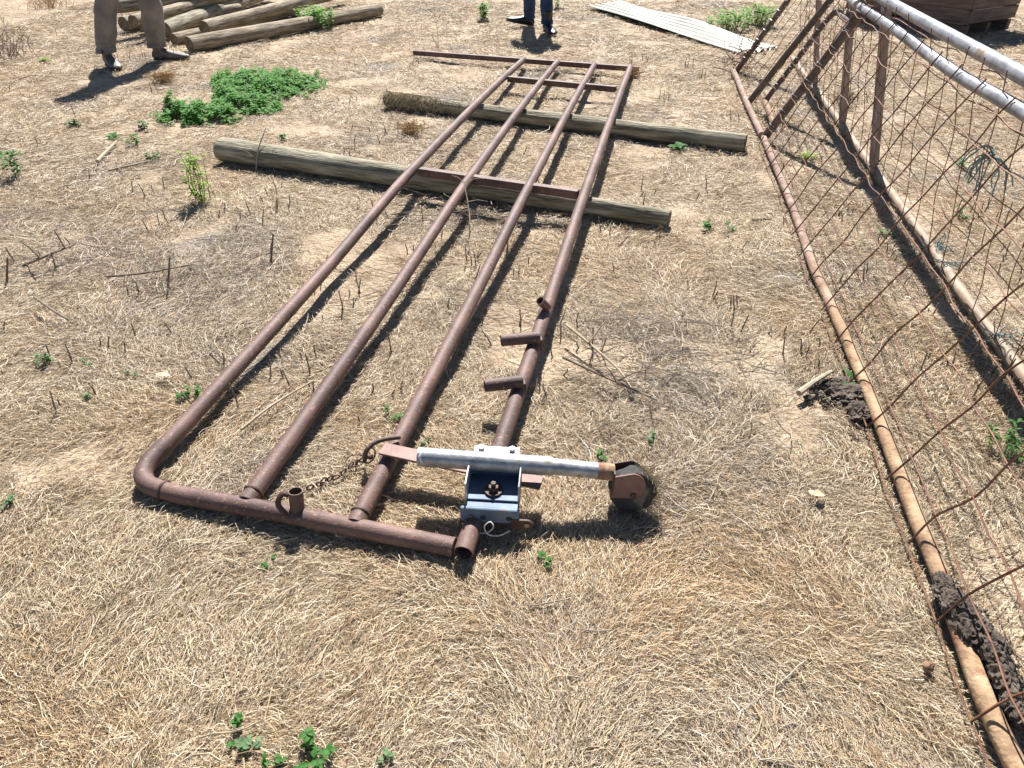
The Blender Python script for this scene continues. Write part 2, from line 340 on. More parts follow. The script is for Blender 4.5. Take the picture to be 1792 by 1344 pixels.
# chain from gate
chain = thing('rusty_chain', P(600, 820), 'short rusty chain with wire loops tied near the gate end', 'chain')
cpth = smoothpath([P(536, 858, .03), P(560, 846, .012), P(590, 832, .016), P(608, 822, .02), P(630, 806, .03), P(645, 800, .05)], 8)
def link(m, c, d, up, l=.024, w=.0075, r=.0027):
    d = d.normalized(); up = (up - d * up.dot(d)).normalized(); pts = []
    for k in range(17):
        a = 2 * math.pi * k / 16; pts.append(c + d * math.cos(a) * l / 2 + up * math.sin(a) * w)
    m.tube(pts, r, 6, cap=False)
acc = 0; last = cpth[0]; idx = 0
for i in range(1, len(cpth)):
    seg = (cpth[i] - cpth[i - 1]).length; acc += seg
    if acc > .019:
        acc = 0; idx += 1; d = cpth[i] - cpth[i - 1]; m = MB()
        link(m, cpth[i] + Vector((random.gauss(0, .003), random.gauss(0, .004), .001)), d + Vector((random.gauss(0, .35), random.gauss(0, .35), random.gauss(0, .2))) * d.length, Vector((0, 0, 1)) if idx % 2 else Vector((d.y, -d.x, .4))); m.build('link', RUSTD, chain)
m = MB(); m.tube(smoothpath([P(700, 765, .09), P(676, 768, .10), P(655, 775, .10), P(642, 788, .085), P(640, 798, .06), P(652, 800, .05)], 6), .0075, 10); m.build('hook', RUST, chain)
m = MB(); link(m, P(646, 797, .06), Vector((.3, .6, .5)), Vector((1, 0, .2)), .05, .018, .003); m.build('link', RUSTD, chain)
m = MB(); link(m, P(622, 806, .035), Vector((1, .2, 0)), Vector((0, 1, .4)), .06, .02, .002); m.build('wire_loop', RUSTD, chain)

# ------------------------------------------------------------------ jockey wheel stand clamped on the gate
jack = thing('jockey_wheel', P(870, 890), 'galvanised jockey wheel jack clamped across the gate rail with blue bracket', 'jockey wheel')
ja, jb, jc = P(732, 799, .155), P(967, 816, .145), P(1066, 826, .122)
ud = (jc - ja).normalized()
m = MB(); m.tube([ja, jb], .0278, 28, hollow=.08); m.build('outer_tube', GALV, jack)
m = MB(); m.tube([jb - ud * .01, jc.lerp(jb, .2)], .0242, 24); m.build('inner_tube', GALV, jack)
m = MB(); m.tube([jc.lerp(jb, .22), jc + ud * .012], .0248, 24); m.build('rusty_tube_end', ORANGE, jack)
# sticker wrapped on the tube
def patch(a, d, r, l0, l1, a0, a1, n=16, wob=True):
    d = d.normalized(); s_ = d.cross(Vector((0, 0, 1))).normalized(); u_ = s_.cross(d); vs = []; fs = []
    K = 14
    for i in range(K + 1):
        t = i / K; hw = math.sqrt(max(0, 1 - (2 * t - 1) ** 2)) if wob else 1
        for j in range(n + 1):
            s = j / n * 2 - 1; mid = (a0 + a1) / 2; an = mid + (a1 - a0) / 2 * s * hw
            vs.append(a + d * lerp(l0, l1, t) + (u_ * math.sin(an) + s_ * math.cos(an)) * r)
    for i in range(K):
        for j in range(n): q = i * (n + 1) + j; fs.append((q, q + 1, q + n + 2, q + n + 1))
    m = MB(); m.add(vs, fs); return m
st = patch(ja, ud, .0282, .002, .088, R(-8), R(92)).build('sticker', STICK, jack)
patch(ja, ud, .0286, .024, .070, R(18), R(44)).build('sticker_logo', STINK, st)
# fork plates and wheel
nrm = Vector((.08, -.985, .15)); nrm = (nrm - ud * nrm.dot(ud)).normalized(); dn = nrm.cross(ud); 
if dn.z > 0: dn = -dn
f0 = jc + ud * .012
def fork(side):
    m = MB(); n = 18; out = []
    pts = [(0, -.036), (0, .036)]
    for k in range(n + 1):
        a = math.pi / 2 - math.pi * k / n; pts.append((.052 + .04 * math.cos(a), .010 + .042 * math.sin(a)))
    o = f0 + nrm * side * .034; top = [o + ud * x + dn * (y * -1 + .030) for x, y in pts]
    bot = [q - nrm * .004 for q in top]; N_ = len(top); fs = [tuple(range(N_)), tuple(range(2 * N_ - 1, N_ - 1, -1))]
    for k in range(N_): k2 = (k + 1) % N_; fs.append((k, k + N_, k2 + N_, k2))
    m.add(top + bot, fs); return m
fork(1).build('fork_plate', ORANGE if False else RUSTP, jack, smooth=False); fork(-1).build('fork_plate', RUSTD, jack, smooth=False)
m = MB(); m.box(f0 + dn * .018, (.004, .072, .072), ud, ay=nrm); m.build('fork_back', RUSTD, jack, smooth=False)
wc = f0 + ud * .062 + dn * .052
m = MB(); prof = [(-.027, .02), (-.027, .056), (-.020, .067), (0, .070), (.020, .067), (.027, .056), (.027, .02)]
e1 = ud; e2 = nrm.cross(ud)
rg = [[wc + nrm * a + (e1 * math.cos(t) + e2 * math.sin(t)) * r * (1 + .035 * math.sin(t * 5) + .03 * math.sin(t * 9 + a * 60)) for t in [2 * math.pi * k / 32 for k in range(32)]] for a, r in prof]
m.rings(rg); wh = m.build('wheel', RUBBER, jack)
m = MB(); m.tube([wc - nrm * .04, wc + nrm * .04], .009, 12); m.build('axle', RUSTD, wh)
# clinging dry grass on wheel
m = MB()
for k in range(260):
    a = random.uniform(-1.5, 1.2); q = wc + (e1 * math.cos(a) + e2 * math.sin(-a)) * .069 + nrm * random.uniform(-.027, .027)
    d = Vector((random.uniform(-.3, 1), random.uniform(-.6, .4), random.uniform(-.9, .3))).normalized() * random.uniform(.015, .04)
    m.tube([q, q + d * .5 + Vector((0, 0, .004)), q + d], .0008, 3, cap=False)
m.build('caught_grass', STRAWS, jack)
# rusty mounting bar (flat bar under the tube)
b0, b1 = P(668, 785, .095), P(948, 846, .085); db = (b1 - b0).normalized()
m = MB(); m.box((b0 + b1) / 2, ((b1 - b0).length, .052, .008), db); m.build('mounting_bar', RUSTP, jack, bevel=.002, smooth=False)
# bracket: frame axes
X_ = (P(905, 860, .1) - P(818, 855, .1)).normalized(); Y_ = Vector((-X_.y, X_.x, 0)); Zu = Vector((0, 0, 1))
O_ = P(862, 872, .10)      # middle of the channel's front lip
def bx(cx, cy, cz, sx, sy, sz, name, mt, par=jack, bev=.002, up=None):
    m = MB(); m.box(O_ + X_ * cx + Y_ * cy + Zu * cz, (sx, sy, sz), X_); return m.build(name, mt, par, smooth=False, bevel=bev)
bk = bx(0, .028, -.022, .152, .15, .028, 'bracket', BLUE, bev=.004)
bx(-.074, .045, .026, .005, .11, .066, 'bracket_flange', WHITEP); bx(.074, .045, .026, .005, .11, .066, 'bracket_flange', GALVW)  # left flange coloured paler than its twin, its sunlit look painted in
bx(0, .098, .026, .145, .005, .066, 'bracket_back', BLUE); bx(0, .125, .060, .135, .05, .005, 'top_plate', GALVW)
bx(0, .045, -.004, .143, .10, .005, 'bracket_floor', BLUE)
for s in (-1, 1):
    m = MB(); q = O_ + X_ * s * .045 + Y_ * .135 + Zu * .062; m.tube([q, q + Zu * .010], .009, 6); m.build('bolt', WHITEP, jack, smooth=False)
m = MB(); q = O_ + Y_ * .03 + Zu * .0; m.tube([q, q + Zu * .006], .026, 20); m.build('washer', RUSTD, jack)
m = MB(); m.tube([q + Zu * .006, q + Zu * .020], .015, 6); m.tube([q + Zu * .02, q + Zu * .032], .007, 10); m.build('nut', RUSTD, jack, smooth=False)
lo = bx(-.004, -.042, -.022, .165, .014, .052, 'clamp_plate', BLUE, bev=.005)
for s in (-.055, -.022, .05):
    m = MB(); q = O_ + X_ * s - Y_ * .0505 + Zu * -.026; m.tube([q, q + Y_ * .003], .0085, 14); m.build('bolt_hole', RUBBER, lo)
m = MB(); q0 = O_ + X_ * .055 - Y_ * .050 + Zu * -.045; n = 16; ring_o = []; 
pl = [(0, -.018), (.045, -.018)] + [(.045 + .018 * math.sin(math.pi * k / 8), -.018 * math.cos(math.pi * k / 8)) for k in range(1, 8)] + [(.045, .018), (0, .018)]
top = [q0 + X_ * a + Y_ * -.002 + Zu * b for a, b in pl]; bot = [v + Y_ * .006 for v in top]; Nn = len(pl)
m.add(top + bot, [tuple(range(Nn)), tuple(range(2 * Nn - 1, Nn - 1, -1))] + [(k, k + Nn, (k + 1) % Nn + Nn, (k + 1) % Nn) for k in range(Nn)])
tb = m.build('clamp_tab', RUSTD, jack, smooth=False)
m = MB(); m.tube([q0 + X_ * .045 - Y_ * .0045, q0 + X_ * .045 - Y_ * .001], .007, 14); m.build('tab_hole', TWIGP, tb)
bx(-.03, -.030, -.055, .12, .03, .03, 'clamp_jaw', RUSTD)
m = MB(); m.tube(smoothpath([q0 + X_ * t + Zu * (-.005 + z) - Y_ * y for t, z, y in ((-.135, .01, .012), (-.09, -.004, .03), (-.06, .004, .034), (-.045, .022, .03), (-.055, .03, .02), (-.07, .02, .03), (-.06, -.002, .036), (-.03, -.012, .03), (.0, .0, .02))], 6), .0022, 6); m.build('tie_wire', WHITEP, jack)

# ------------------------------------------------------------------ logs
def log(name, a, b, ra, rb, mt, label, group, end=(1, 1), seed=0, cut=True):
    a, b = Vector(a), Vector(b); L = (b - a).length; d = (b - a).normalized()
    rnd = random.Random(seed); n = 28; K = 26; vs = []; fs = []
    ph = [rnd.uniform(0, 6) for _ in range(6)]
    def rad(t, an):
        r = lerp(ra, rb, t) * (1 + .035 * math.sin(2 * an + ph[0] + t * 2) + .02 * math.sin(3 * an + ph[1] - 3 * t) + .02 * math.sin(t * 9 + ph[2]) + .012 * math.sin(7 * an + ph[3]))
        for c_, wd in ((ph[4], .09), (ph[5], .07)):       # long drying cracks
            dd = (an - c_ - .3 * math.sin(t * 3 + c_) + math.pi) % (2 * math.pi) - math.pi
            r *= 1 - .07 * math.exp(-(dd / wd) ** 2) * (0.4 + .6 * math.sin(t * 5 + c_) ** 2)
        return r
    for i in range(K + 1):
        t = i / K; e = 1 if 0 < i < K else .96
        bow = .012 * math.sin(math.pi * t) * (1 if seed % 2 else -1)
        for k in range(n): an = 2 * math.pi * k / n; r = rad(t, an) * e; vs.append(Vector((t * L, r * math.cos(an) + bow, r * math.sin(an))))
    for i in range(K):
        for k in range(n): k2 = (k + 1) % n; fs.append((i * n + k, (i + 1) * n + k, (i + 1) * n + k2, i * n + k2))
    fs.append(tuple(range(n))); fs.append(tuple(K * n + k for k in range(n - 1, -1, -1)))
    m = MB(); m.add(vs, fs); o = m.build(name, mt); q = d.to_track_quat('X', 'Z'); o.rotation_euler = q.to_euler(); o.location = a
    tag(o, label, 'log', group)
    if cut:
        for t, e in ((0, end[0]), (1, end[1])):
            if not e: continue
            m = MB(); rr = [[Vector((t * L + (-.003 if t == 0 else .003) * (1 if s < 1 else .2), rad(t, 2 * math.pi * k / n) * math.cos(2 * math.pi * k / n) * .94 * s, rad(t, 2 * math.pi * k / n) * math.sin(2 * math.pi * k / n) * .94 * s)) for k in range(n)] for s in (1, .97, .6, .3, .02)]
            if t == 1: rr = [r_[::-1] for r_ in rr]
            m.rings(rr, cap=False); m.build('cut_end', ENDG, o)
    return o
G1 = 'logs under the gate'
log('log', P(388, 261, .068), P(1171, 383, .045), .080, .048, TIMBER, 'grey-green log under the middle of the gate, nearer of the two', G1, seed=1)
log('log', P(677, 174, .048), P(1304, 251, .052), .056, .063, TIMBER, 'weathered log under the far gate rails, its left end under dead grass', G1, seed=4)
G2 = 'stacked fence logs'
for a, b, ra, rb, mt, lb, sd in [
    ((331, 78, .078), (664, 17, .075), .080, .075, TIMBERB, 'log lying on the ground along the front of the log pile', 2),
    ((357, 48, .17), (600, -14, .16), .072, .070, TIMBERB, 'log just behind and above the front log of the pile', 3),
    ((304, 69, .06), (520, 18, .06), .062, .060, TIMBERB, 'short-looking log tucked low behind the front log', 6),
    ((288, 52, .10), (470, -14, .12), .085, .080, TIMBER, 'thick log right of the khaki trousers, steepest in the pile', 5),
    ((233, 36, .22), (420, -14, .24), .062, .070, TIMBERB, 'pale log passing behind both khaki trouser legs', 8),
    ((216, 42, .09), (420, 2, .10), .090, .085, TIMBER, 'dark butt end log showing between the khaki legs', 7),
    ((247, 46, .075), (420, 16, .08), .070, .070, TIMBERB, 'small dark log low behind the right khaki leg', 9),
    ((204, 10, .33), (430, -22, .33), .085, .080, TIMBER, 'greenish log on top of the back of the pile', 10)]:
    log('log', P(*a), P(*b), ra, rb, mt, lb, G2, seed=sd)

# ------------------------------------------------------------------ mesh panels on the right
Apx = [(1337, 241), (1345, 261), (1372, 324), (1398, 391), (1424, 467), (1458, 541), (1491, 618), (1521, 688), (1558, 785), (1605, 909), (1641, 994), (1682, 1110), (1714, 1200), (1746, 1275), (1779, 1344), (1815, 1430)]
Apts = [P(x, y, .03) for x, y in Apx]
ay = np.array([q.y for q in Apts])[::-1]; axx = np.array([q.x for q in Apts])[::-1]
def Ax(y): return float(np.interp(y, ay, axx)) if y < ay[-1] else axx[-1] + (y - ay[-1]) * .172
HT1, HT2 = .86, .95
t1 = [P(x, y, HT1) for x, y in ((1484, 0), (1548, 38), (1643, 96), (1720, 155), (1792, 205))]
c1 = np.polyfit([q.y for q in t1], [q.x for q in t1], 1)
t2 = [P(x, y, HT2) for x, y in ((1544, 0), (1663, 56), (1792, 139))]
c2 = np.polyfit([q.y for q in t2], [q.x for q in t2], 1)
Bpx = [(1425, 155), (1468, 211), (1537, 307), (1562, 350), (1618, 414), (1679, 507), (1736, 578), (1792, 661)]
Bp = [P(x, y, .03) for x, y in Bpx]; c3 = np.polyfit([q.y for q in Bp], [q.x for q in Bp], 1)
by = np.array([q.y for q in Bp])[::-1]; bxx = np.array([q.x for q in Bp])[::-1]
def Bx(y):
    return float(np.interp(y, by, bxx)) if by[0] < y < by[-1] else float(np.polyval(c3, y))
def T1(y): return Vector((float(np.polyval(c1, y)), y, HT1))
def T2(y): return Vector((float(np.polyval(c2, y)), y, HT2))
def NP(y, u, off=0):       # near panel point
    a = Vector((Ax(y), y, .03)); b = T1(y - .07); q = a + (b - a) * u
    n = Vector((-.87, .15, .45)); return q + n * off
def BP(y, u, off=0):
    a = Vector((Bx(y), y, .03)); b = T2(y + .02); return a + (b - a) * u + Vector((-.95, .17, -.2)) * off
near = thing('mesh_gate', Vector((Ax(2.5), 2.5, 0)), 'rusty mesh gate leaning at the right edge, near orange bottom rail on the ground', 'gate', 'leaning mesh gates')
m = MB(); m.tube(smoothpath(Apts, 3), .0225, 20, jit=.03); m.build('bottom_rail', ORANGE, near)
t1p = [T1(y) for y in (4.86, 4.0, 3.1, 2.4, 1.6, .7)]; t1p[2].z -= .012; t1p[3].z += .006
m = MB(); m.tube(smoothpath(t1p, 6), .0250, 20); m.build('top_rail', GALVW, near)
pl0 = Vector((Ax(4.5), 4.5, .03)); pln = (T1(4.5) - pl0).cross(T1(2.5) - T1(4.5)).normalized()
def NPX(x, y): return on_plane(x, y, pl0, pln)
d0, d1 = NPX(1338, 240), NPX(1513, 15)
m = MB(); m.tube([d0, d1], .029, 16); m.build('end_stile', STILE, near)
hooks = [.25, .5, .77, 1.02, 1.27, 1.52, 1.77, 2.03, 2.29, 2.55, 2.82, 3.08, 3.33, 3.6, 3.85, 4.1, 4.36, 4.6, 4.84]
us = [0, .085, .21, .335, .46, .585, .71, .835, .955]
rnd = random.Random(5)
m = MB()
for y in hooks:
    ks = [rnd.uniform(-.012, .012) for _ in us]
    m.tube(smoothpath([Vector((Ax(y) - .045, y, .018))] + [NP(y + ks[i], u, .034 + rnd.uniform(-.006, .006)) for i, u in enumerate(us) if i] + [NP(y, 1.03, .03)], 3), .0033, 5, cap=False)
for i, u in enumerate(us):
    pts = []; ysx = [4.98] + hooks[::-1]
    for k, y in enumerate(ysx):
        if i == 0: pts.append(Vector((Ax(y) - .045 + rnd.uniform(-.006, .004), y, .016))); continue
        pts.append(NP(y, u, .036)); 
        if k < len(ysx) - 1: ym = (y + ysx[k + 1]) / 2; pts.append(NP(ym, u + (.009 + rnd.uniform(-.007, .007)) * (1 if i % 2 else -1) * (0 if i == 0 else 1), .036 + rnd.uniform(-.006, .01)))
    m.tube(smoothpath(pts, 3), .0025, 5, cap=False)
m.build('wire_mesh', WIRE, near)
for u in us[1:]:
    m = MB(); c = d0.lerp(d1, u); dd = (d1 - d0).normalized(); s_ = pln.cross(dd)
    m.tube([c + (s_ * math.cos(a) + pln * math.sin(a)) * .033 + dd * .010 * a / 3 for a in [2 * math.pi * k / 12 for k in range(13)]], .0028, 5, cap=False); m.build('wire_tie', WHITEP, near)  # pale colour paints in the glints on the wire wraps

# the far end of the same row: second gate behind it
farg = thing('mesh_gate', NPX(1312, 190), 'dark-ended mesh gate further back in the leaning row, its corner wrapped in tangled wire', 'gate', 'leaning mesh gates')
fa0, fa1 = NPX(1288, 126), NPX(1385, -8)
fb0, fb1 = NPX(1315, 179), NPX(1458, -6)
def ext(a, b, k): return b + (b - a) * k
m = MB(); m.tube([P(1283, 124, .03), P(1292, 143, .03), P(1309, 185, .03), P(1333, 236, .03)], [.025, .024, .0235, .0225], 18, jit=.04); m.build('bottom_rail', PINKR, farg)
hl = .97
topa = fa0 + (fa1 - fa0).normalized() * hl; topb = fb0 + (fb1 - fb0).normalized() * hl
m = MB(); m.tube([fa0, topa], .026, 14); m.build('end_stile', STILE, farg)
m = MB(); m.tube([fb0 + Vector((-.02, 0, 0)), topb], .026, 14); m.build('middle_stile', STILE, farg)
m = MB(); m.tube([topa, topb, T1(4.95)], .026, 14); m.build('top_rail', GALVW, farg)
m = MB()
def wob(a, b, r, n=7, amp=.012):
    return smoothpath([a.lerp(b, k / n) + Vector((rnd.uniform(-amp, amp), rnd.uniform(-amp, amp), rnd.uniform(-amp, amp))) for k in range(n + 1)], 3)
for k in range(1, 8):
    t = k / 8; m.tube(wob(fa0.lerp(d0, t), topa.lerp(T1(4.9), t), .003), .0024, 4, cap=False)
for k in range(1, 9):
    t = k / 9; m.tube(wob(fa0.lerp(topa, t), fb0.lerp(topb, t), .003, 5), .0022, 4, cap=False); m.tube(wob(fb0.lerp(topb, t), d0.lerp(d1, t), .003, 5), .0029, 4, cap=False)
m.build('wire_mesh', WIRE, farg)
m = MB()
for k in range(46):      # tangle at the corner
    c = fa0.lerp(topa, rnd.uniform(0, .28)) + Vector((rnd.gauss(0, .05), rnd.gauss(0, .08), rnd.uniform(-.01, .05)))
    pts = [c]; d = Vector((rnd.gauss(0, 1), rnd.gauss(0, 1), rnd.gauss(0.1, .4))).normalized()
    for j in range(5):
        d = (d + Vector((rnd.gauss(0, .5), rnd.gauss(0, .5), rnd.gauss(0, .4)))).normalized(); q = pts[-1] + d * rnd.uniform(.04, .10); q.z = max(q.z, .01); pts.append(q)
    m.tube(smoothpath(pts, 3), .0026, 4, cap=False)
m.build('tangled_wire', WIRE, farg)
for k in range(9):
    m = MB(); t = .12 + k * .1; c = fa0.lerp(topa, t); dd = (topa - fa0).normalized(); s_ = pln.cross(dd)
    m.tube([c + (s_ * math.cos(a) + pln * math.sin(a)) * .03 + dd * .008 * a for a in [2 * math.pi * j / 12 for j in range(13)]], .0028, 5, cap=False); m.build('wire_tie', WHITEP, farg)  # wraps coloured pale to carry their painted glints
# inner frame
inn = thing('mesh_gate', NPX(1345, 190), 'narrow mesh gate end with a rounded top corner, between the two dark diagonal stiles', 'gate', 'leaning mesh gates')
ofs = Vector((.05, 0, 0)); p0i = pl0 + ofs
i0, i1 = on_plane(1339, 177, p0i, pln), on_plane(1459, 20, p0i, pln); i2 = on_plane(1492, 40, p0i, pln)
m = MB(); m.tube(smoothpath([i0, i0.lerp(i1, .5), i0.lerp(i1, .93), i1 + Vector((.012, -.06, .0)), i1.lerp(i2, .5), i2], 5), .020, 12); m.build('end_stile', STILE, inn)
ib = P(1354, 218, .03)
m = MB(); m.tube([i0, ib], .022, 12); m.build('bottom_rail', ORANGE, inn)
m = MB()
for k in range(1, 8):
    t = k / 8; m.tube(wob(i0.lerp(i1, t), ib.lerp(i2, t), .003, 5), .0027, 4, cap=False)
m.build('wire_mesh', WIRE, inn)
for k in range(8):
    m = MB(); c = i0.lerp(i1, .15 + k * .1); dd = (i1 - i0).normalized(); s_ = pln.cross(dd)
    m.tube([c + (s_ * math.cos(a) + pln * math.sin(a)) * .024 + dd * .008 * a for a in [2 * math.pi * j / 12 for j in range(13)]], .0028, 5, cap=False); m.build('wire_tie', WHITEP, inn)  # same painted glints on the inner stile's wraps

# the opposite panel
backp = thing('mesh_gate', Vector((Bx(3.4), 3.4, 0)), 'mesh gate with three upright posts leaning back to back against the near one', 'gate', 'leaning mesh gates')
m = MB(); yy = [7.6, 6.6, 5.4, 4.2, 3.4, 2.7, 2.0, 1.3, .6]; m.tube(smoothpath([Vector((Bx(y), y, .03)) for y in yy], 5), .024, 18, jit=.02); m.build('bottom_rail', GALVW if False else mat('pale_rust', [(.18, .125, .085), (.31, .235, .165), (.42, .345, .26)], 8, .7, .1, .5, 80, speck=((.20, .11, .07), 10, .60)), backp)
m = MB(); m.tube([T2(y) for y in (7.3, 5, 3.5, 2, .6)], .0275, 20); m.build('top_rail', GALVW, backp)
qb0 = Vector((Bx(3.5), 3.5, .03)); bn = (T2(3.5) - qb0).cross(T2(2.5) - T2(3.5)).normalized()
def BPX(x, y): return on_plane(x, y, qb0, bn)
for (xa, ya, xb, yb, wd) in ((1426, 152, 1433, 0, .045), (1474, 212, 1491, 8, .072), (1529, 288, 1549, 40, .08)):
    a, b = BPX(xa, ya), BPX(xb, yb); a.z = max(a.z, .02); d = (b - a).normalized(); b = a + d * .93
    m = MB(); m.box((a + b) / 2, ((b - a).length, .04, wd), d, az=Vector((.17, .985, 0))); o = m.build('post', POSTM, backp, smooth=False, bevel=.004)
m = MB(); yk = [.6 + .21 * k for k in range(32)]
for y in yk:
    ks = [rnd.uniform(-.018, .018) for _ in range(7)]
    m.tube(smoothpath([BP(y + ks[i] - .12 * i / 6, i / 6 * 1.02, .03 + rnd.uniform(-.012, .012)) for i in range(7)], 3), .0023, 4, cap=False)
for i in range(8):
    u = .02 + i * .135; pts = []
    for k, y in enumerate(yk[::-1]): pts.append(BP(y, u + rnd.uniform(-.008, .008) + (.008 if k % 2 else -.008), .03 + rnd.uniform(-.01, .012)))
    m.tube(smoothpath(pts, 3), .0021, 4, cap=False)
m.build('wire_mesh', WIRE, backp)

def twine(c, n, sz, drop, label, sd, rt=.0022):
    r_ = random.Random(sd); m = MB(); c = Vector(c)
    for k in range(n):
        a = r_.uniform(0, 6.28); p0 = c + Vector((r_.gauss(0, sz * .25), r_.gauss(0, sz * .25), r_.gauss(0, sz * .2)))
        pts = [p0]; d = Vector((math.cos(a), math.sin(a), r_.uniform(-.2, .8)))
        for j in range(6):
            d = (d + Vector((r_.gauss(0, .35), r_.gauss(0, .35), r_.gauss(-.35 * drop, .4)))).normalized(); q = pts[-1] + d * sz * .28 * (1 + drop); q.z = max(q.z, .008); pts.append(q)
        m.tube(smoothpath(pts, 3), rt, 4, cap=False)
    return tag(m.build('baling_twine', TWINE), label, 'twine', 'tied baling twine')
twine(BPX(1736, 272), 16, .036, 1.7, 'grey-green twine bunch hanging on the mesh at the right edge', 1, .0032)
twine(Vector((Bx(3.12), 3.12, .05)), 22, .05, .1, 'teal twine tied round the back bottom rail beside the dark shadow', 2)
twine(Vector((Bx(2.9), 2.9, .05)), 14, .045, .1, 'thin teal twine knot on the back rail just nearer than the big one', 3)
twine(Vector((Bx(2.28), 2.28, .05)), 16, .05, .1, 'teal twine knot lowest on the back rail, near the picture edge', 4)

# ------------------------------------------------------------------ mud
def lump(m, c, rx, ry, rz_, yaw, seed, U=44, V_=26):
    vs = []; rr = random.Random(seed); ph = rr.uniform(0, 50); cy_, sy_ = math.cos(yaw), math.sin(yaw)
    TH, LA = np.meshgrid(np.arange(U) * 2 * np.pi / U, np.arange(V_ + 1) * np.pi / V_)
    nx, ny, nz = np.sin(LA) * np.cos(TH), np.sin(LA) * np.sin(TH), np.cos(LA)
    d = 1 + .55 * (fbm(nx * 2.2 + ph + nz, ny * 2.2 + nz * 1.7, seed, 4) - .5) + .5 * (fbm(nx * 7 + ph, ny * 7 + nz * 5, seed + 3, 3) - .5) + .09 * np.array([[rr.uniform(-1, 1) for _ in range(U)] for _ in range(V_ + 1)]) * np.sin(LA)
    for i in range(V_ + 1):
        for j in range(U):
            x, y, z = rx * nx[i, j] * d[i, j], ry * ny[i, j] * d[i, j], rz_ * nz[i, j] * d[i, j]
            vs.append(Vector(c) + Vector((x * cy_ - y * sy_, x * sy_ + y * cy_, z)))
    m.add(vs, [(i * U + j, i * U + (j + 1) % U, (i + 1) * U + (j + 1) % U, (i + 1) * U + j) for i in range(V_) for j in range(U)])
def clods(name, centres, label, cat='mud', lumps=(), kind=None):
    m = MB(); r_ = random.Random(len(label))
    for i, L_ in enumerate(lumps): lump(m, *L_, seed=i + 5)
    for c, rad, n in centres:
        for k in range(n):
            q = Vector(c) + Vector((r_.gauss(0, rad * .5), r_.gauss(0, rad * .5), 0)); s = rad * r_.triangular(.08, .42, .14)
            q.z = max(c[2] * (1 - .5 * r_.random()), s * .2) if c[2] > .02 else s * .3
            vs = []; U, V_ = 8, 6; ph = r_.uniform(0, 6)
            for i in range(V_ + 1):
                for j in range(U):
                    th, la = 2 * math.pi * j / U, math.pi * i / V_; rr = s * (1 + .35 * math.sin(3 * th + ph + 2 * la) * math.sin(la) + r_.uniform(-.2, .2))
                    vs.append(q + Vector((rr * math.sin(la) * math.cos(th), rr * math.sin(la) * math.sin(th), rr * .8 * math.cos(la))))
            m.add(vs, [(i * U + j, i * U + (j + 1) % U, (i + 1) * U + (j + 1) % U, (i + 1) * U + j) for i in range(V_) for j in range(U)])
    return tag(m.build(name, MUD, smooth=False), label, cat, kind=kind)
yaw_ = math.atan2(1, .2)
clods('mud_lump', [(tuple(P(x, y, .05)), .030, 14) for x, y in ((1662, 1022), (1690, 1060), (1712, 1095), (1740, 1140), (1765, 1190), (1780, 1235))] + [(tuple(P(x, y, .02)), .03, 8) for x, y in ((1765, 1150), (1780, 1230), (1725, 1070))], 'dark dried mud caked along the orange rail at bottom right',
      lumps=[(P(1655, 1032, .05), .045, .026, .024, yaw_), (P(1676, 1066, .05), .055, .036, .032, yaw_), (P(1704, 1104, .05), .055, .040, .038, yaw_), (P(1737, 1145, .048), .055, .034, .036, yaw_), (P(1758, 1190, .045), .05, .032, .034, yaw_), (P(1778, 1235, .04), .045, .03, .03, yaw_)])
clods('soil_mound', [(tuple(P(1478, 690)), .06, 26), (tuple(P(1450, 672)), .05, 14), (tuple(P(1512, 735)), .03, 14), (tuple(P(1470, 650)), .03, 8), (tuple(P(1500, 768)), .02, 8), (tuple(P(1430, 690)), .07, 12)], 'dark turned soil clods beside the orange rail under a green rosette',
      lumps=[(P(1488, 690, .005), .075, .05, .028, .4), (P(1503, 722, .008), .05, .04, .03, 1.2), (P(1468, 672, .0), .06, .035, .018, .2)])

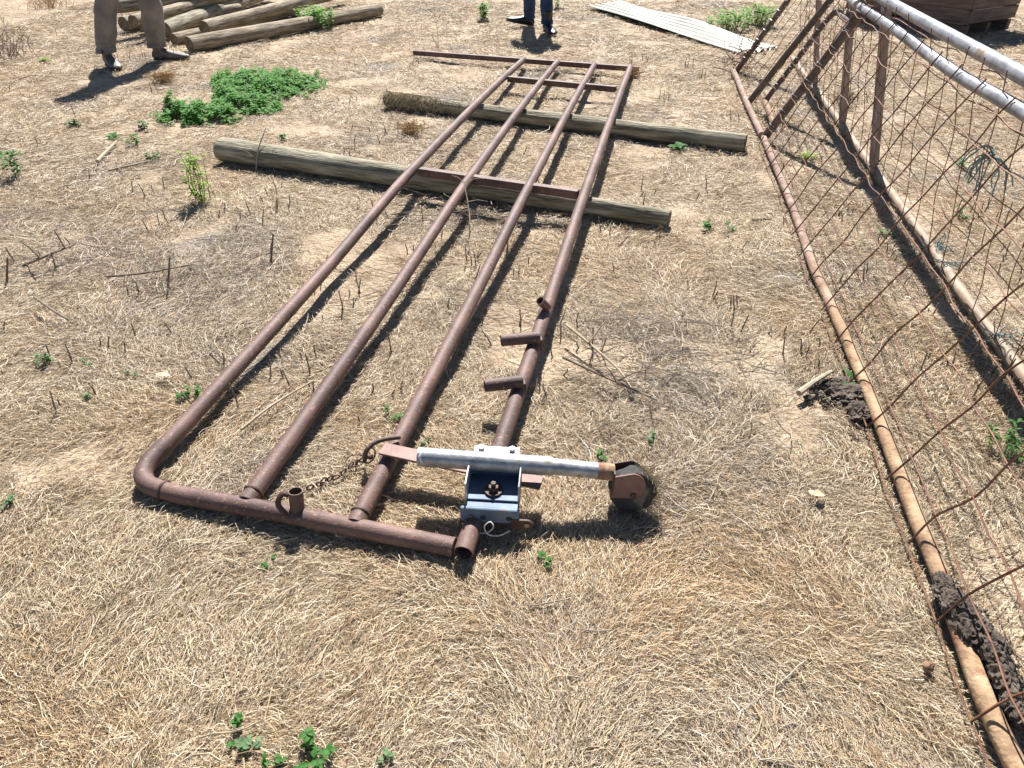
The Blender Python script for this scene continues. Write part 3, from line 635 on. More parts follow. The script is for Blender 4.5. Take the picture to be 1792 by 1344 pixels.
# ------------------------------------------------------------------ plants
def leaf(m, base, d, L, W, droop=.3, lobes=False):
    d = Vector(d).normalized(); s = d.cross(Vector((0, 0, 1)));
    if s.length < .1: s = Vector((1, 0, 0))
    s = s.normalized(); vs = []; K = 4; p = Vector(base)
    prof = [.25, .9, 1, .7, .08]
    for k in range(K + 1):
        ww = W * prof[k] * .5; fold = Vector((0, 0, ww * .35)); vs += [p - s * ww + fold, p.copy(), p + s * ww + fold]
        d = (d - Vector((0, 0, droop / K))).normalized(); p = p + d * L / K
    fs = []
    for k in range(K): q = k * 3; fs += [(q, q + 1, q + 4, q + 3), (q + 1, q + 2, q + 5, q + 4)]
    m.add(vs, fs)
def weed(name, px, py, h, n, L, W, mt, label, style='tuft', sd=0, group='green weeds in the dead grass', parts=False, spread=.03, cat='weed'):
    if py > 600 and style == 'tuft': n = int(n * 1.7); L *= .66; W *= .6
    r_ = random.Random(sd * 13 + int(px) + int(py)); b = P(px, py); b.z = rz(b.x, b.y)
    root = None
    ml = MB(); msn = MB()
    if style == 'rosette':
        for k in range(n):
            a = 2.4 * k + r_.uniform(-.3, .3); el = r_.uniform(.2, .9); leaf(ml, b + Vector((0, 0, .01)), (math.cos(a), math.sin(a), el), L * r_.uniform(.7, 1.1), W, .7)
    else:
        ns = max(2, n // 9)
        for s in range(ns):
            a = r_.uniform(0, 6.28); lean = spread * r_.random(); top = b + Vector((math.cos(a) * lean * 1.5, math.sin(a) * lean * 1.5, h * r_.uniform(.6, 1)))
            bb = b + Vector((math.cos(a) * lean, math.sin(a) * lean, 0))
            path = smoothpath([bb, bb.lerp(top, .5) + Vector((r_.gauss(0, .1 * h), r_.gauss(0, .1 * h), 0)), top], 5); msn.tube(path, [max(.0012, h * .010) * (1 - .06 * i) for i in range(len(path))], 5)
            for k in range(n // ns):
                t = r_.uniform(.15, 1) ** .8; q = path[min(int(t * len(path)), len(path) - 1)]; an = r_.uniform(0, 6.28)
                leaf(ml, q, (math.cos(an), math.sin(an), r_.uniform(-.1, .9)), L * r_.uniform(.5, 1.15), W * r_.uniform(.7, 1.2), .6)
    if parts and style != 'rosette':
        root = thing(name, b, label, cat, group); ml.build('foliage', mt, root); msn.build('stem', TWIGP if mt is not LEAFY else LEAFY, root)
    else:
        if msn.v: ml.add(msn.v, msn.f)
        o = ml.build(name, mt); tag(o, label, cat, group)
weed('sapling', 354, 352, .32, 100, .042, .020, LEAFY, 'upright yellow-green seedling standing left of the nearer log', sd=1, parts=True, spread=.045, group=None, cat='plant')
weed('weed', 34, 303, .17, 70, .04, .026, LEAF, 'dark leafy weed at the left edge below the standing man', sd=2, parts=True, spread=.07)
weed('weed', 236, 252, .08, 40, .03, .02, LEAF, 'small dark weed between the clover and the sapling', sd=3)
weed('weed', 198, 240, .05, 14, .07, .03, LEAF, 'pointed-leaf rosette left of the clover patch', 'rosette', 4)
weed('weed', 251, 223, .06, 50, .03, .02, LEAFG, 'grey-green tuft at the left tip of the clover', sd=5)
weed('weed', 128, 218, .05, 50, .05, .02, LEAFG, 'dusty green tuft left of the clover patch', sd=6)
weed('weed', 270, 280, .06, 36, .03, .02, LEAFG, 'faded weed left of the end of the nearer log', sd=7)
weed('weed', 77, 104, .06, 10, .09, .03, LEAFY, 'small bright rosette left of the khaki trousers', 'rosette', 8)
weed('weed', 500, 242, .05, 24, .04, .02, LEAFG, 'low sprig just behind the nearer log', sd=9)
weed('weed', 1186, 262, .05, 14, .075, .035, LEAF, 'green rosette in front of the right end of the far log', 'rosette', 10)
weed('weed', 86, 633, .05, 30, .03, .02, LEAFG, 'grey-green sprig near the left edge, beside upright stubble', sd=11)
weed('weed', 160, 632, .035, 16, .022, .015, LEAFG, 'tiny sprig right of the left edge pair', sd=12)
weed('weed', 225, 655, .035, 14, .022, .015, LEAFG, 'tiny faded sprig halfway to the gate corner', sd=13)
weed('weed', 328, 692, .045, 16, .034, .024, LEAF, 'broad-leaf seedling beside the gate left rail', sd=14)
weed('weed', 150, 697, .03, 14, .022, .014, LEAFG, 'faded low sprig left of the broad-leaf seedling', sd=15)
weed('weed', 466, 767, .02, 8, .018, .012, LEAF, 'tiny green seedling between the first and second gate rails', sd=16)
weed('weed', 485, 983, .03, 12, .020, .014, LEAF, 'small seedling just in front of the gate end bar', sd=17)
weed('weed', 946, 985, .04, 14, .026, .018, LEAF, 'bright seedling in front of the jockey wheel', sd=18)
weed('weed', 710, 1055, .025, 12, .016, .01, LEAFG, 'faint sprig in front of the open pipe end', sd=19)
weed('weed', 415, 1268, .035, 22, .022, .016, LEAF, 'upper one of two weeds at the bottom left', sd=20)
weed('weed', 430, 1314, .035, 30, .024, .016, LEAFG, 'grey-green weed just below the upper bottom-left one', sd=21)
weed('weed', 546, 1325, .05, 40, .028, .020, LEAF, 'largest green weed along the bottom edge', sd=22, parts=True, spread=.035)
weed('weed', 487, 1344, .035, 16, .024, .016, LEAF, 'weed at the very bottom edge left of the largest', sd=23)
weed('weed', 697, 1320, .04, 20, .020, .014, LEAFG, 'pale sprig at the bottom right of the largest weed', sd=24)
weed('weed', 1048, 795, .04, 14, .026, .016, LEAF, 'small sprig just above the jockey wheel fork', sd=25)
weed('weed', 1143, 780, .04, 14, .026, .016, LEAFG, 'dull sprig up and right of the jockey wheel', sd=26)
weed('weed', 1243, 400, .05, 16, .032, .02, LEAF, 'left of two sprigs right of the nearer log end', sd=27)
weed('weed', 1281, 405, .05, 12, .032, .014, LEAFG, 'right of two sprigs right of the nearer log end', sd=28)
weed('weed', 1491, 668, .05, 16, .085, .022, LEAF, 'long-leaf green rosette growing on clods by the orange rail', 'rosette', 29)
weed('weed', 1412, 275, .05, 14, .11, .016, LEAFY, 'pale grassy tuft inside the pen near the far stile', 'rosette', 30)
weed('weed', 1545, 408, .04, 14, .04, .016, LEAFG, 'sprig beside the dark shadow inside the pen', sd=31)
weed('weed', 1758, 785, .10, 70, .045, .014, LEAF, 'bushy green weed inside the pen at the right edge', sd=32, parts=True, spread=.07)
weed('weed', 1678, 290, .06, 18, .05, .02, LEAF, 'dark sprig beyond the back panel', sd=33)
weed('weed', 1674, 380, .05, 18, .04, .02, LEAF, 'sprig behind the back rail, under the hanging twine', sd=34)
weed('weed', 696, 725, .05, 16, .03, .016, LEAF, 'thin sprig beside the third gate rail', sd=35)
weed('weed', 10, 890, .03, 12, .04, .02, LEAFG, 'grey-green leaf tuft on the left edge level with the gate corner', sd=36)
weed('weed', 735, 770, .03, 14, .022, .014, LEAFG, 'grey-green sprig behind the jockey wheel tube', sd=37)
weed('green_bush', 555, 48, .26, 520, .07, .028, LEAFB, 'bright green bush growing in front of the log pile', sd=40, parts=True, spread=.16, group='green bushes', cat='bush')
weed('green_bush', 845, 34, .22, 180, .06, .025, LEAFB, 'thin green bush left of the man in jeans', sd=41, parts=True, spread=.07, group='green bushes', cat='bush')
weed('green_bush', 1275, 50, .22, 480, .06, .024, LEAFB, 'left clump of bright green weeds behind the iron sheet', sd=42, parts=True, spread=.20, group='green bushes', cat='bush')
weed('green_bush', 1322, 44, .24, 480, .06, .024, LEAFB, 'right clump of bright green weeds behind the iron sheet', sd=43, parts=True, spread=.20, group='green bushes', cat='bush')
weed('green_bush', 975, 14, .25, 80, .06, .028, LEAFB, 'small green bush just behind the man in jeans', sd=44, parts=True, spread=.05, group='green bushes', cat='bush')
# clover patch
m = MB(); r_ = random.Random(3)
def inside(x, y):
    e = lambda cx, cy, a, b: ((x - cx) / a) ** 2 + ((y - cy) / b) ** 2
    return min(e(475, 148, 95, 26), e(395, 165, 32, 34), e(350, 205, 80, 13), e(430, 185, 60, 18), e(310, 185, 25, 6)) + .8 * (vn1(x * .07, y * .14) - .5) + .6 * (vn1(x * .2 + 9, y * .4) - .5)
def vn1(x, y): return float(vnoise(np.array([x]), np.array([y]), 7)[0])
cnt = 0
while cnt < 11000:
    x, y = r_.uniform(255, 590), r_.uniform(112, 228); e = inside(x, y)
    if e > 1 or vn1(x * .11 + 40, y * .24) < .30 + .12 * e or (e > .7 and r_.random() < .5): continue
    cnt += 1; b = P(x, y); hh = (.01 + .075 * max(0, 1 - e)) * (.4 + 1.2 * vn1(x * .15, y * .3)) * r_.random() ** .5
    b.z = rz(b.x, b.y) + hh; a = r_.uniform(0, 6.28); leaf(m, b, (math.cos(a), math.sin(a), r_.uniform(0, .8)), r_.uniform(.02, .04), r_.uniform(.012, .024), .4)
tag(m.build('clover_patch', leafmat('clover_leaf', (.05, .16, .03), (.13, .31, .07))), 'green clover spreading over dead grass beyond the nearer log', 'ground cover', kind='stuff')

# ------------------------------------------------------------------ stubble, straws, twigs
m = MB(); r_ = random.Random(12)
cl = [(P(r_.uniform(-60, 1850), r_.uniform(20, 700) ** 1.0), r_.randint(1, 4)) for _ in range(170)]
for c, k in cl:
    for j in range(k):
        b = c + Vector((r_.gauss(0, .06), r_.gauss(0, .06), 0)); b.z = rz(b.x, b.y); h = r_.triangular(.02, .12, .035)
        t = b + Vector((r_.gauss(0, .012), r_.gauss(0, .012), h)); m.tube([b, b.lerp(t, .5) + Vector((r_.gauss(0, .003), 0, 0)), t], [.0035, .003, .0024], 5)
tag(m.build('stubble', TWIG), 'short brown cut stalks standing in the dead grass', 'stubble', kind='stuff')
m = MB()
for k in range(420):
    b = P(r_.uniform(-60, 1850), r_.uniform(150, 1380)); b.z = rz(b.x, b.y) + r_.uniform(.008, .02); a = r_.uniform(0, 6.28); pts = [b]; L = r_.uniform(.05, .16)
    for j in range(4): a += r_.gauss(0, .25); q = pts[-1] + Vector((math.cos(a), math.sin(a), r_.gauss(0, .08))) * L / 4; q.z = max(q.z, rz(q.x, q.y) + .006); pts.append(q)
    m.tube(pts, r_.uniform(.0012, .0024), 4, cap=False)
tag(m.build('loose_straw', STRAWS), 'thicker pale straws lying loose on the matted grass', 'straw', kind='stuff')
m = MB()
for c, rad in GREYW:
    for k in range(int(16 * min(rad, .5) / .3) if c.y > 1.25 else 5):
        b = Vector((c.x + r_.gauss(0, rad * .5), c.y + r_.gauss(0, rad * .35), 0)); a = r_.gauss(.1, .5) + (math.pi if r_.random() < .5 else 0); L = r_.uniform(.05, .30) * min(1.3, rad / .3); b.z = rz(b.x, b.y) + r_.uniform(.008, .03); pts = [b]
        for j in range(4): a += r_.gauss(0, .2); q = pts[-1] + Vector((math.cos(a), math.sin(a), r_.gauss(0, .06))) * L / 4; q.z = max(q.z, rz(q.x, q.y) + .006); pts.append(q)
        m.tube(pts, r_.uniform(.0008, .0024), 4, cap=False)
for k in range(170):      # tangled pale brush right of the gate and by the nearer log
    cx, cy, sx_, sy_ = ((1120, 628, .30, .20), (1180, 668, .22, .14), (800, 375, .25, .12), (330, 470, .45, .12), (1150, 575, .2, .1))[k % 5]
    c = P(cx, cy); b = Vector((c.x + r_.gauss(0, sx_), c.y + r_.gauss(0, sy_), 0)); a = r_.gauss(-.5, .6) + (math.pi if r_.random() < .5 else 0); L = r_.uniform(.08, .32); z0 = r_.uniform(.01, .05); pts = [b + Vector((0, 0, z0))]
    for j in range(5): a += r_.gauss(0, .28); q = pts[-1] + Vector((math.cos(a), math.sin(a), r_.gauss(-.03, .10))) * L / 5; q.z = max(q.z, rz(q.x, q.y) + .008); pts.append(q)
    m.tube(pts, r_.uniform(.0009, .0024), 4, cap=False)
    q = pts[2]; m.tube([q, q + Vector((r_.gauss(0, .03), r_.gauss(0, .03), r_.uniform(0, .02)))], .0009, 4, cap=False)
tag(m.build('twig_litter', mat('litter_twig', [(.22, .17, .125), (.40, .33, .25), (.58, .51, .41)], 12, .85, 0, .4, 120)), 'grey broken twigs and stems littering the grass', 'twigs', kind='stuff')
def stick(pts, r, mt, label, name='stick', branches=0, sd=0, cat='stick'):
    m = MB(); path = smoothpath([P(*q) for q in pts], 5); n = len(path); m.tube(path, [r * (1 - .5 * i / n) for i in range(n)], 7); rr = random.Random(sd)
    for k in range(branches):
        q = path[rr.randrange(n // 3, n)]; d = Vector((rr.gauss(0, 1), rr.gauss(0, 1), rr.gauss(.3, .5))).normalized() * rr.uniform(.06, .16); m.tube([q, q + d * .5 + Vector((0, 0, .01)), q + d], [r * .5, r * .4, r * .2], 5)
    tag(m.build(name, mt), label, cat, 'fallen sticks')
stick([(422, 751, .02), (478, 708, .025), (548, 666, .02)], .006, TWIGP, 'pale bent stick between the first and second gate rails')
stick([(170, 282, .02), (204, 247, .03)], .012, TWIGP, 'short pale stick left of the sapling')
stick([(190, 298, .015), (265, 281, .02)], .008, TWIGP, 'thin pale stick below the small dark weed')
stick([(990, 568, .06), (1030, 600, .05), (1085, 650, .03), (1110, 690, .02)], .006, TWIGP, 'forked dry stick right of the gate upper lug', branches=6, sd=2)
stick([(985, 625, .05), (1060, 660, .04), (1150, 700, .02)], .006, TWIG, 'long dark stick right of the gate lower lug', branches=6, sd=3)
stick([(1398, 688, .03), (1425, 668, .035), (1455, 650, .03)], .012, TWIGP, 'flat splinter of wood by the soil clods')
stick([(186, 484, .02), (250, 478, .04), (340, 462, .03)], .006, TWIG, 'dark branching stick among grey litter at the left', branches=4, sd=5)
stick([(40, 465, .02), (80, 448, .05), (130, 428, .04)], .008, TWIG, 'dark stick at the left edge beside a stubble stalk', branches=4, sd=6)
stick([(60, 520, .05), (95, 545, .04), (120, 560, .01)], .006, TWIG, 'slanting dark stick above the left sprigs', sd=7)
stick([(1316, 385, .012), (1350, 383, .012)], .008, TWIG, 'short dark stick right of the nearer log end', sd=8)
stick([(820, 440, .0), (822, 380, .10), (812, 320, .22)], .004, TWIGP, 'bare pale branching stem between the gate rails at the nearer log', branches=9, sd=9)
stick([(448, 300, .0), (452, 262, .12), (465, 225, .24)], .005, TWIGP, 'bare forked stem in front of the left end of the nearer log', branches=5, sd=10)
stick([(768, 85, .0), (764, 40, .18), (758, -10, .38)], .006, TWIG, 'tall bare dead stem beyond the left end of the gate end bar', branches=8, sd=11)
stick([(12, 492, .0), (13, 450, .11)], .006, TWIG, 'upright dark stalk at the left edge', sd=12)
stick([(294, 504, .0), (297, 450, .13)], .006, TWIG, 'upright dark stalk left of the gate', sd=13)
stick([(474, 462, .0), (478, 410, .12)], .006, TWIG, 'forked upright stalk just left of the first gate rail', branches=3, sd=14)
# dead shrub
def dead_shrub(x, y, h, n, mt, label, sd, sp=.12):
    rr = random.Random(sd); b = P(x, y); m = MB()
    for k in range(n):
        a = rr.uniform(0, 6.28); pts = [b + Vector((rr.gauss(0, sp * .3), rr.gauss(0, sp * .3), -.01))]; d = Vector((math.cos(a) * .5, math.sin(a) * .5, 1)).normalized()
        for j in range(5): d = (d + Vector((rr.gauss(0, .3), rr.gauss(0, .3), rr.gauss(0, .1)))).normalized(); pts.append(pts[-1] + d * h / 5 * rr.uniform(.7, 1.1))
        m.tube(pts, [.003, .0028, .0024, .002, .0016, .001], 4)
        for j in (2, 3, 4):
            e = pts[j] + Vector((rr.gauss(0, .05), rr.gauss(0, .05), rr.uniform(0, .05))); m.tube([pts[j], e], .0015, 4)
    tag(m.build('dead_shrub', mt), label, 'dead shrub', 'dead shrubs')
PURP = mat('purple_brown_twig', [(.12, .075, .06), (.24, .16, .13)], 30, .8, 0, .3, 90)
OCHRE = mat('ochre_dry_tuft', [(.30, .17, .06), (.50, .33, .14)], 30, .8, 0, .3, 90)
dead_shrub(15, 98, .38, 40, PURP, 'purple-brown dead shrub at the top left edge', 1, .35)
dead_shrub(85, 12, .20, 70, OCHRE, 'dry tawny tussock at the top left behind the shrub', 2, .5)
dead_shrub(287, 142, .10, 60, OCHRE, 'small ochre tuft in front of the khaki boots', 3, .12)
dead_shrub(1108, 135, .12, 30, OCHRE, 'dry tuft at the right end of the gate end bar', 4, .10)
dead_shrub(720, 232, .10, 40, OCHRE, 'reddish dry tuft left of the first gate rail', 5, .12)
dead_shrub(1475, 185, .16, 30, PURP, 'dry stems inside the pen behind the middle post', 6, .12)
# dead grass laid over the log end
m = MB(); r_ = random.Random(8); a0, a1 = P(677, 174, .048), P(1304, 251, .052)
for k in range(1500):
    t = abs(r_.gauss(0, .11)); c = a0.lerp(a1, t); an = r_.uniform(-.2, 3.3); dd = (a1 - a0).normalized(); s_ = Vector((-dd.y, dd.x, 0))
    q = c + (s_ * math.cos(an) + Vector((0, 0, 1)) * math.sin(an)) * .062; e = q + Vector((r_.gauss(0, .03), -abs(r_.gauss(0, .03)), -r_.uniform(0, .05))); e.z = max(e.z, .005)
    m.tube([q, q.lerp(e, .5) + Vector((0, -.008, .006)), e], .0016, 3, cap=False)
tag(m.build('grass_on_log', STRAWS), 'dead grass heaped over the left end of the far log', 'grass', kind='stuff')

# ------------------------------------------------------------------ corrugated sheet
cs = [P(1030, 12, .03), P(1090, 3, .05), P(1362, 78, .04), P(1300, 94, .02)]
m = MB(); NU, NV = 60, 60; vs = []; fs = []; r_ = random.Random(2)
for side in (0, 1):
    for i in range(NU + 1):
        for j in range(NV + 1):
            u, v = i / NU, j / NV; q = cs[0].lerp(cs[3], u).lerp(cs[1].lerp(cs[2], u), v)
            z = .014 * math.sin(v * 2 * math.pi * 6) + .012 * math.sin(u * 5) + .02 * math.sin(u * 9 + v * 3) * v + .008; e = .03 * (vn1(v * 7, 3) - .5) * (1 if i in (0, NU) else 0)
            vs.append(q + Vector((e, e, z - side * .0025)))
W1 = (NU + 1) * (NV + 1)
for i in range(NU):
    for j in range(NV):
        q = i * (NV + 1) + j; fs.append((q, q + NV + 1, q + NV + 2, q + 1)); fs.append((W1 + q, W1 + q + 1, W1 + q + NV + 2, W1 + q + NV + 1))
m.add(vs, fs); tag(m.build('corrugated_sheet', SHEET), 'pale corrugated iron sheet lying on the grass beyond the gate', 'iron sheet')

# ------------------------------------------------------------------ timber bin
Cc = P(1683, 64); e1v = Vector((.86, .51, 0)); e2v = Vector((-.60, .80, 0)); W_, D_ = 1.0, 1.55
bin_ = thing('timber_bin', Cc, 'old brown timber bin standing behind the mesh gates', 'timber bin')
r_ = random.Random(4)
e2n = Vector((-.51, .86, 0)); e2n = e2v.normalized(); e1n = e1v.normalized()
Hn = .145
for k in range(5):
    z = .13 + Hn * (k + .5); 
    for (o_, d, L, nn) in ((Cc, e1n, W_, -e2n), (Cc, e2n, D_, -e1n), (Cc + e2n * D_, e1n, W_, e2n), (Cc + e1n * W_, e2n, D_, e1n)):
        m = MB(); m.box(o_ + d * L / 2 + Vector((0, 0, z)) + nn * (.004 * r_.random()), (L, .024, Hn - .010), d); m.build('board', CRATE, bin_, smooth=False, bevel=.003)
for i, j in ((0, 0), (1, 0), (0, 1), (1, 1)):
    m = MB(); q = Cc + e1n * (W_ * i + (.05 if i == 0 else -.05)) + e2n * (D_ * j + (.05 if j == 0 else -.05)); m.box(q + Vector((0, 0, .48)), (.07, .07, .72), e1n); m.build('corner_post', CRATE, bin_, smooth=False)
for t in (.06, .5, .94):
    m = MB(); q = Cc + e1n * W_ * t + e2n * D_ / 2; m.box(q + Vector((0, 0, .055)), (D_, .09, .11), e2n); m.build('skid', CRATE, bin_, smooth=False)
m = MB(); m.box(Cc + e1n * W_ / 2 + e2n * D_ / 2 + Vector((0, 0, .135)), (W_ - .03, D_ - .03, .02), e1n); m.build('bin_floor', CRATE, bin_, smooth=False)

# ------------------------------------------------------------------ people
def loft(name, secs, mt, par, n=24, folds=0, sd=0):
    """secs: (centre, rx, ry, yaw); elliptic sections stacked along the limb"""
    rr = random.Random(sd); ph = [rr.uniform(0, 6) for _ in range(5)]; m = MB(); out = []
    fine = []
    for i in range(len(secs) - 1):
        for k in range(5):
            t = k / 5; a, b = secs[i], secs[i + 1]; s = t * t * (3 - 2 * t) if False else t
            fine.append((Vector(a[0]).lerp(Vector(b[0]), s), lerp(a[1], b[1], s), lerp(a[2], b[2], s), lerp(a[3], b[3], s)))
    fine.append((Vector(secs[-1][0]), *secs[-1][1:]))
    for i, (c, rx, ry, yw) in enumerate(fine):
        ring = []
        for k in range(n):
            a = 2 * math.pi * k / n; f = 1 + folds * (math.sin(a * 2 + ph[0] + i * .55) * .6 + math.sin(a * 3 - i * .8 + ph[1]) * .5 + math.sin(i * 1.3 + ph[2]) * .5 + .5 * math.sin(a * 5 + i * 1.9 + ph[3]) + .9 * max(0, 1 - i / 16) * math.sin(i * 2.1 + a * 1.5 + ph[4]))
            x, y = rx * math.cos(a) * f, ry * math.sin(a) * f; ring.append(c + Vector((x * math.cos(yw) - y * math.sin(yw), x * math.sin(yw) + y * math.cos(yw), 0)))
        out.append(ring)
    m.rings(out); return m.build(name, mt, par)
def boot(par, heel, yaw, mt, length=.29, tiptoe=0, shaft=.16, q_=1.22):
    f = Vector((math.cos(yaw), math.sin(yaw), 0)); s = Vector((-f.y, f.x, 0)); heel = Vector(heel); m = MB(); rings = []; f = f * q_; s = s * q_
    prof = [(-.035, .030, .020, .070), (-.02, .036, .0, .10), (.01, .038, .0, .115), (.06, .038, .0, .11), (.11, .042, .0, .085), (.16, .048, .0, .068), (.20, .048, .002, .058), (.235, .040, .006, .048), (.255, .020, .014, .036)]
    for (x, wd, z0, z1) in prof:
        ring = []
        for k in range(16):
            a = 2 * math.pi * k / 16; yy = wd * math.cos(a); zz = (z0 + z1) / 2 + (z1 - z0) / 2 * math.sin(a); zz = max(zz, z0 + .0) ; q = heel + f * x + s * yy + Vector((0, 0, zz + max(0, x) * tiptoe)); ring.append(q)
        rings.append(ring)
    m.rings(rings)
    sh = []
    for z, r1, r2 in ((.05, .046, .038), (.09, .046, .038), (.13, .045, .040), (shaft + .06, .050, .046)):
        sh.append([heel + f * (.02 + r1 * math.cos(2 * math.pi * k / 16)) + s * r2 * math.sin(2 * math.pi * k / 16) + Vector((0, 0, z)) for k in range(16)])
    m.rings(sh); b = m.build('boot', mt, par)
    m = MB(); so_ = []
    for z in (0, .014):
        so_.append([heel + f * x + s * y + Vector((0, 0, z + max(0, x) * tiptoe)) for x, y in [(-.036, -.02), (-.036, .02), (0, .038), (.06, .036), (.13, .045), (.2, .046), (.25, .02), (.262, 0), (.25, -.02), (.2, -.046), (.13, -.045), (.06, -.036), (0, -.038)]])
    m.rings(so_); m.build('sole', BOOTB, b, smooth=False)
def skinbody(par, J, E, Rr, mt, name='body'):
    me = bpy.data.meshes.new(name); off = WLOC[par.name]
    me.from_pydata([tuple(Vector(q) - off) for q in J], E, []); o = bpy.data.objects.new(name, me); C.objects.link(o); o.parent = par
    sk = o.modifiers.new('skin', 'SKIN'); sk.use_smooth_shade = True
    for i, v in enumerate(me.skin_vertices[0].data): v.radius = (Rr[i], Rr[i]); v.use_root = (i == 0)
    sb = o.modifiers.new('sub', 'SUBSURF'); sb.levels = 2; sb.render_levels = 2; me.materials.append(mt); WLOC[o.name] = off; return o
def person(loc, feet, yaws, hip, face, label, trou, bootm, leg, shirt, hat, tip=(0, 0), roll=False, kn=(0, 0)):
    """feet: two ankle ground points, hip: pelvis centre, face: heading angle"""
    pr = thing('person', loc, label, 'person'); F = Vector((math.cos(face), math.sin(face), 0)); S = Vector((-F.y, F.x, 0)); hip = Vector(hip)
    knees, anks, hips = [], [], []
    for i, sgn in ((0, 1), (1, -1)):
        a = Vector(feet[i]) + Vector((0, 0, .08)); h_ = hip + S * sgn * .09; k = a.lerp(h_, .55) + F * .035; k.z = .50; k.x += kn[i]; knees.append(k); anks.append(a); hips.append(h_)
    ch = hip + Vector((0, 0, .30)) + F * .01; nk = hip + Vector((0, 0, .55)); hd = nk + Vector((0, 0, .12)) + F * .02; ht = hd + Vector((0, 0, .12))
    sh = [nk + S * s * .19 + Vector((0, 0, -.05)) for s in (1, -1)]; el = [q + S * s * .06 + Vector((0, 0, -.28)) + F * .02 for q, s in zip(sh, (1, -1))]
    wr = [q + Vector((0, 0, -.22)) + F * .10 - S * s * .02 for q, s in zip(el, (1, -1))]
    J = [hip, ch, nk, hd, ht, hips[0], knees[0], anks[0], hips[1], knees[1], anks[1], sh[0], el[0], wr[0], sh[1], el[1], wr[1]]
    E = [(0, 1), (1, 2), (2, 3), (3, 4), (0, 5), (5, 6), (6, 7), (0, 8), (8, 9), (9, 10), (2, 11), (11, 12), (12, 13), (2, 14), (14, 15), (15, 16)]
    Rr = [.12, .13, .06, .085, .06, .085, .052, .036, .085, .052, .036, .055, .040, .028, .055, .040, .028]
    for i, s in ((13, 1), (16, -1)):       # hands
        w_ = J[i]; d = (w_ - J[i - 1]).normalized(); pm = len(J); J.append(w_ + d * .06); Rr.append(.026); E.append((i, pm))
        for k in range(4):
            q = J[pm] + F * (.03 - .02 * k) + d * .012; a_ = len(J); J += [q, q + d * (.035 + .006 * (k in (1, 2))), q + d * .06 - S * s * .012]; Rr += [.009, .008, .0065]; E += [(pm, a_), (a_, a_ + 1), (a_ + 1, a_ + 2)]
        a_ = len(J); J += [w_ + d * .03 + F * .03, w_ + d * .055 + F * .05]; Rr += [.011, .009]; E += [(i, a_), (a_, a_ + 1)]
    skinbody(pr, J, E, Rr, SKIN)
    m = MB(); hc = hd + Vector((0, 0, .03)); g = []
    for i in range(13):
        la = math.pi * i / 12; g.append([hc + S * .078 * math.sin(la) * math.cos(t) + F * (.095 * math.sin(la) * math.sin(t)) + Vector((0, 0, .12 * math.cos(la) * (1 if la < 1.6 else 1.05))) for t in [2 * math.pi * k / 20 for k in range(20)]])
    m.rings(g); hdo = m.build('head', SKIN, pr)
    m = MB(); m.rings([[hc + F * (.085 + .025 * t) + S * w_ * math.cos(a) + Vector((0, 0, .02 - .05 * t + w_ * math.sin(a))) for a in [k * math.pi / 4 for k in range(8)]] for t, w_ in ((0, .008), (.5, .011), (1, .015))]); m.build('nose', SKIN, hdo)
    for s in (1, -1):
        m = MB(); m.disc(hc + S * s * .080, S * s + F * .3, .028, .014, 14); m.build('ear', SKIN, hdo)
        m = MB(); m.disc(hc + S * s * .032 + F * .086 + Vector((0, 0, .012)), F, .012, .008, 12); m.build('eye', HAIR, hdo)
    m = MB(); m.box(hc + F * .088 + Vector((0, 0, -.055)), (.045, .008, .008), S); m.build('mouth', RUSTP, hdo)
    if hat:
        m = MB(); g = [[hc + Vector((r1 * math.cos(t), r1 * math.sin(t), z)) for t in [2 * math.pi * k / 24 for k in range(24)]] for r1, z in ((.17, .045), (.175, .052), (.10, .062), (.095, .13), (.07, .15), (.01, .15))]; m.rings(g); m.build('hat', KHAKI, pr)
    else:
        m = MB(); g = [[hc - F * .012 + Vector((0, 0, .13 * math.cos(la) + .005)) + S * .088 * math.sin(la) * math.cos(t) + F * .10 * math.sin(la) * math.sin(t) for t in [2 * math.pi * k / 20 for k in range(20)]] for la in [.02, .3, .6, .9, 1.2, 1.45]]; m.rings(g); m.build('hair', HAIR, pr)
    loft('shirt', [(hip + Vector((0, 0, -.04)), .165, .125, face + math.pi / 2), (hip + Vector((0, 0, .12)), .155, .115, face + math.pi / 2), (ch, .18, .13, face + math.pi / 2), (nk + Vector((0, 0, -.10)), .20, .125, face + math.pi / 2), (nk + Vector((0, 0, -.02)), .15, .09, face + math.pi / 2), (nk + Vector((0, 0, .01)), .065, .065, face)], shirt, pr, folds=.02, sd=1)
    for q, e_, w_ in zip(sh, el, wr):
        m = MB(); m.tube(smoothpath([q - Vector((0, 0, -.01)), q.lerp(e_, .5), e_, e_.lerp(w_, .85)], 4), [.068] * 4 + [.060] * 4 + [.052] * 4 + [.046], 14, jit=.04); m.build('sleeve', shirt, pr)
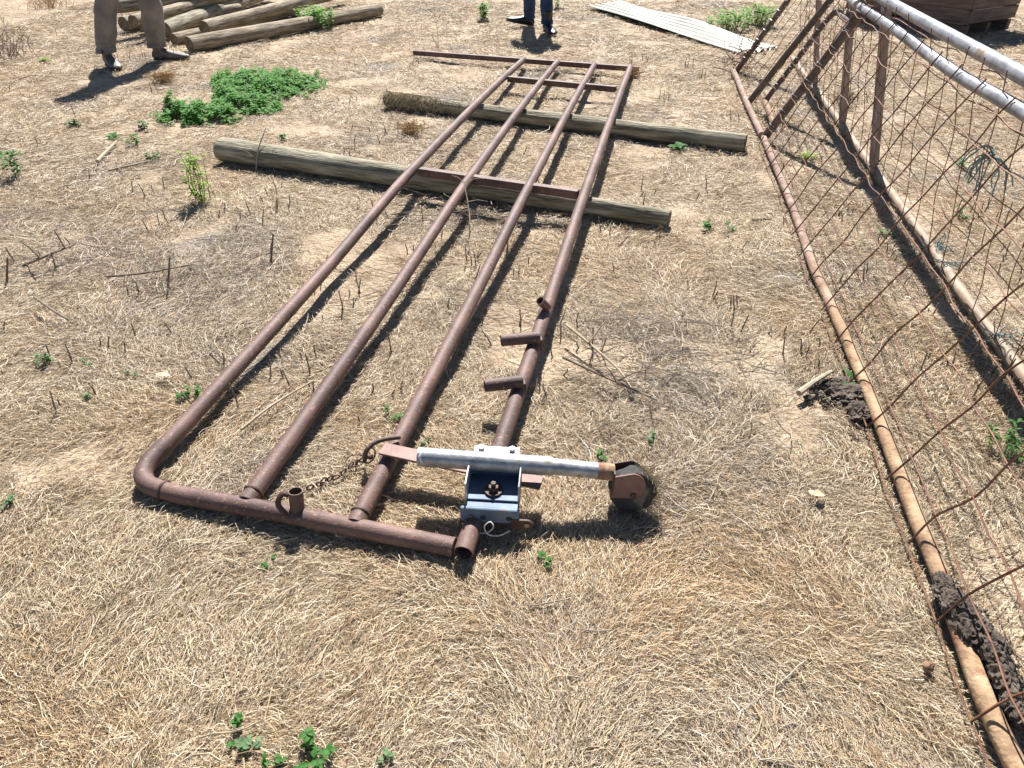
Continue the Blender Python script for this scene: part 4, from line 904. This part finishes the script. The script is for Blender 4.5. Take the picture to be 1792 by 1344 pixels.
    for i in (0, 1):
        a, k, h_ = anks[i], knees[i], hips[i]; r0, rk, rh = leg
        cuff = Vector(feet[i]) + Vector((0, 0, .085 if not roll else .12)) + F * 0
        secs = [(cuff, r0 * .98, r0 * 1.05, yaws[i]), (cuff + (k - cuff) * .06, r0 * 1.04, r0 * 1.03, yaws[i]), (cuff + (k - cuff) * .13, r0 * .93, r0 * .94, yaws[i]), (cuff + (k - cuff) * .22, r0 * 1.02, r0 * .99, yaws[i]), (cuff.lerp(k, .45), rk * .97, rk * .97, yaws[i]), (cuff.lerp(k, .8), rk, rk * .98, yaws[i]), (k, rk * 1.04, rk, yaws[i]), (k.lerp(h_, .5), rh * .92, rh * .92, yaws[i]), (h_ + Vector((0, 0, .06)), rh * 1.05, rh * 1.05, yaws[i])]
        loft('trouser_leg', secs, trou, pr, folds=.035, sd=i + 3); boot(pr, feet[i] - Vector((math.cos(yaws[i]), math.sin(yaws[i]), 0)) * .02, yaws[i], bootm, tiptoe=tip[i])
f1 = P(193, 114); f2 = P(281, 104)
person(((f1 + f2) / 2), (f2, f1), (R(8), R(-50)), (f1 + f2) / 2 + Vector((.16, .05, .92)), R(-25), 'person in khaki trousers and scuffed boots standing before the log pile', KHAKI, BOOTG, (.094, .104, .115), SHIRT, True, roll=True, kn=(.03, -.10))
g1 = P(926, 45); g2 = P(957, 55)
person(((g1 + g2) / 2), (g2, g1), (R(-75), R(192)), (g1 + g2) / 2 + Vector((.0, .05, .92)), R(-110), 'person in blue jeans and black boots standing beyond the gate', DENIM, BOOTB, (.072, .080, .098), SHIRT, False, tip=(0, .25))

# small litter
for x, y, mt, lb in ((278, 657, TWIGP, 'curled pale dead leaf left of the broad-leaf seedling'), (1424, 866, STRAWS, 'small white flake of litter left of the orange rail')):
    m = MB(); b = P(x, y, .022); leaf(m, b, (1, .2, .3), .04, .03, .8); leaf(m, b, (-.4, .8, .3), .02, .02, .5); tag(m.build('dead_leaf', mt), lb, 'dead leaf')
m = MB(); lump(m, P(1625, 1166, .016), .014, .011, .010, .3, 9, 16, 10); tag(m.build('clod', mat('red_earth', [(.16, .09, .055), (.26, .15, .09)], 20, .9)), 'single small reddish clod left of the mud-caked rail', 'clod')
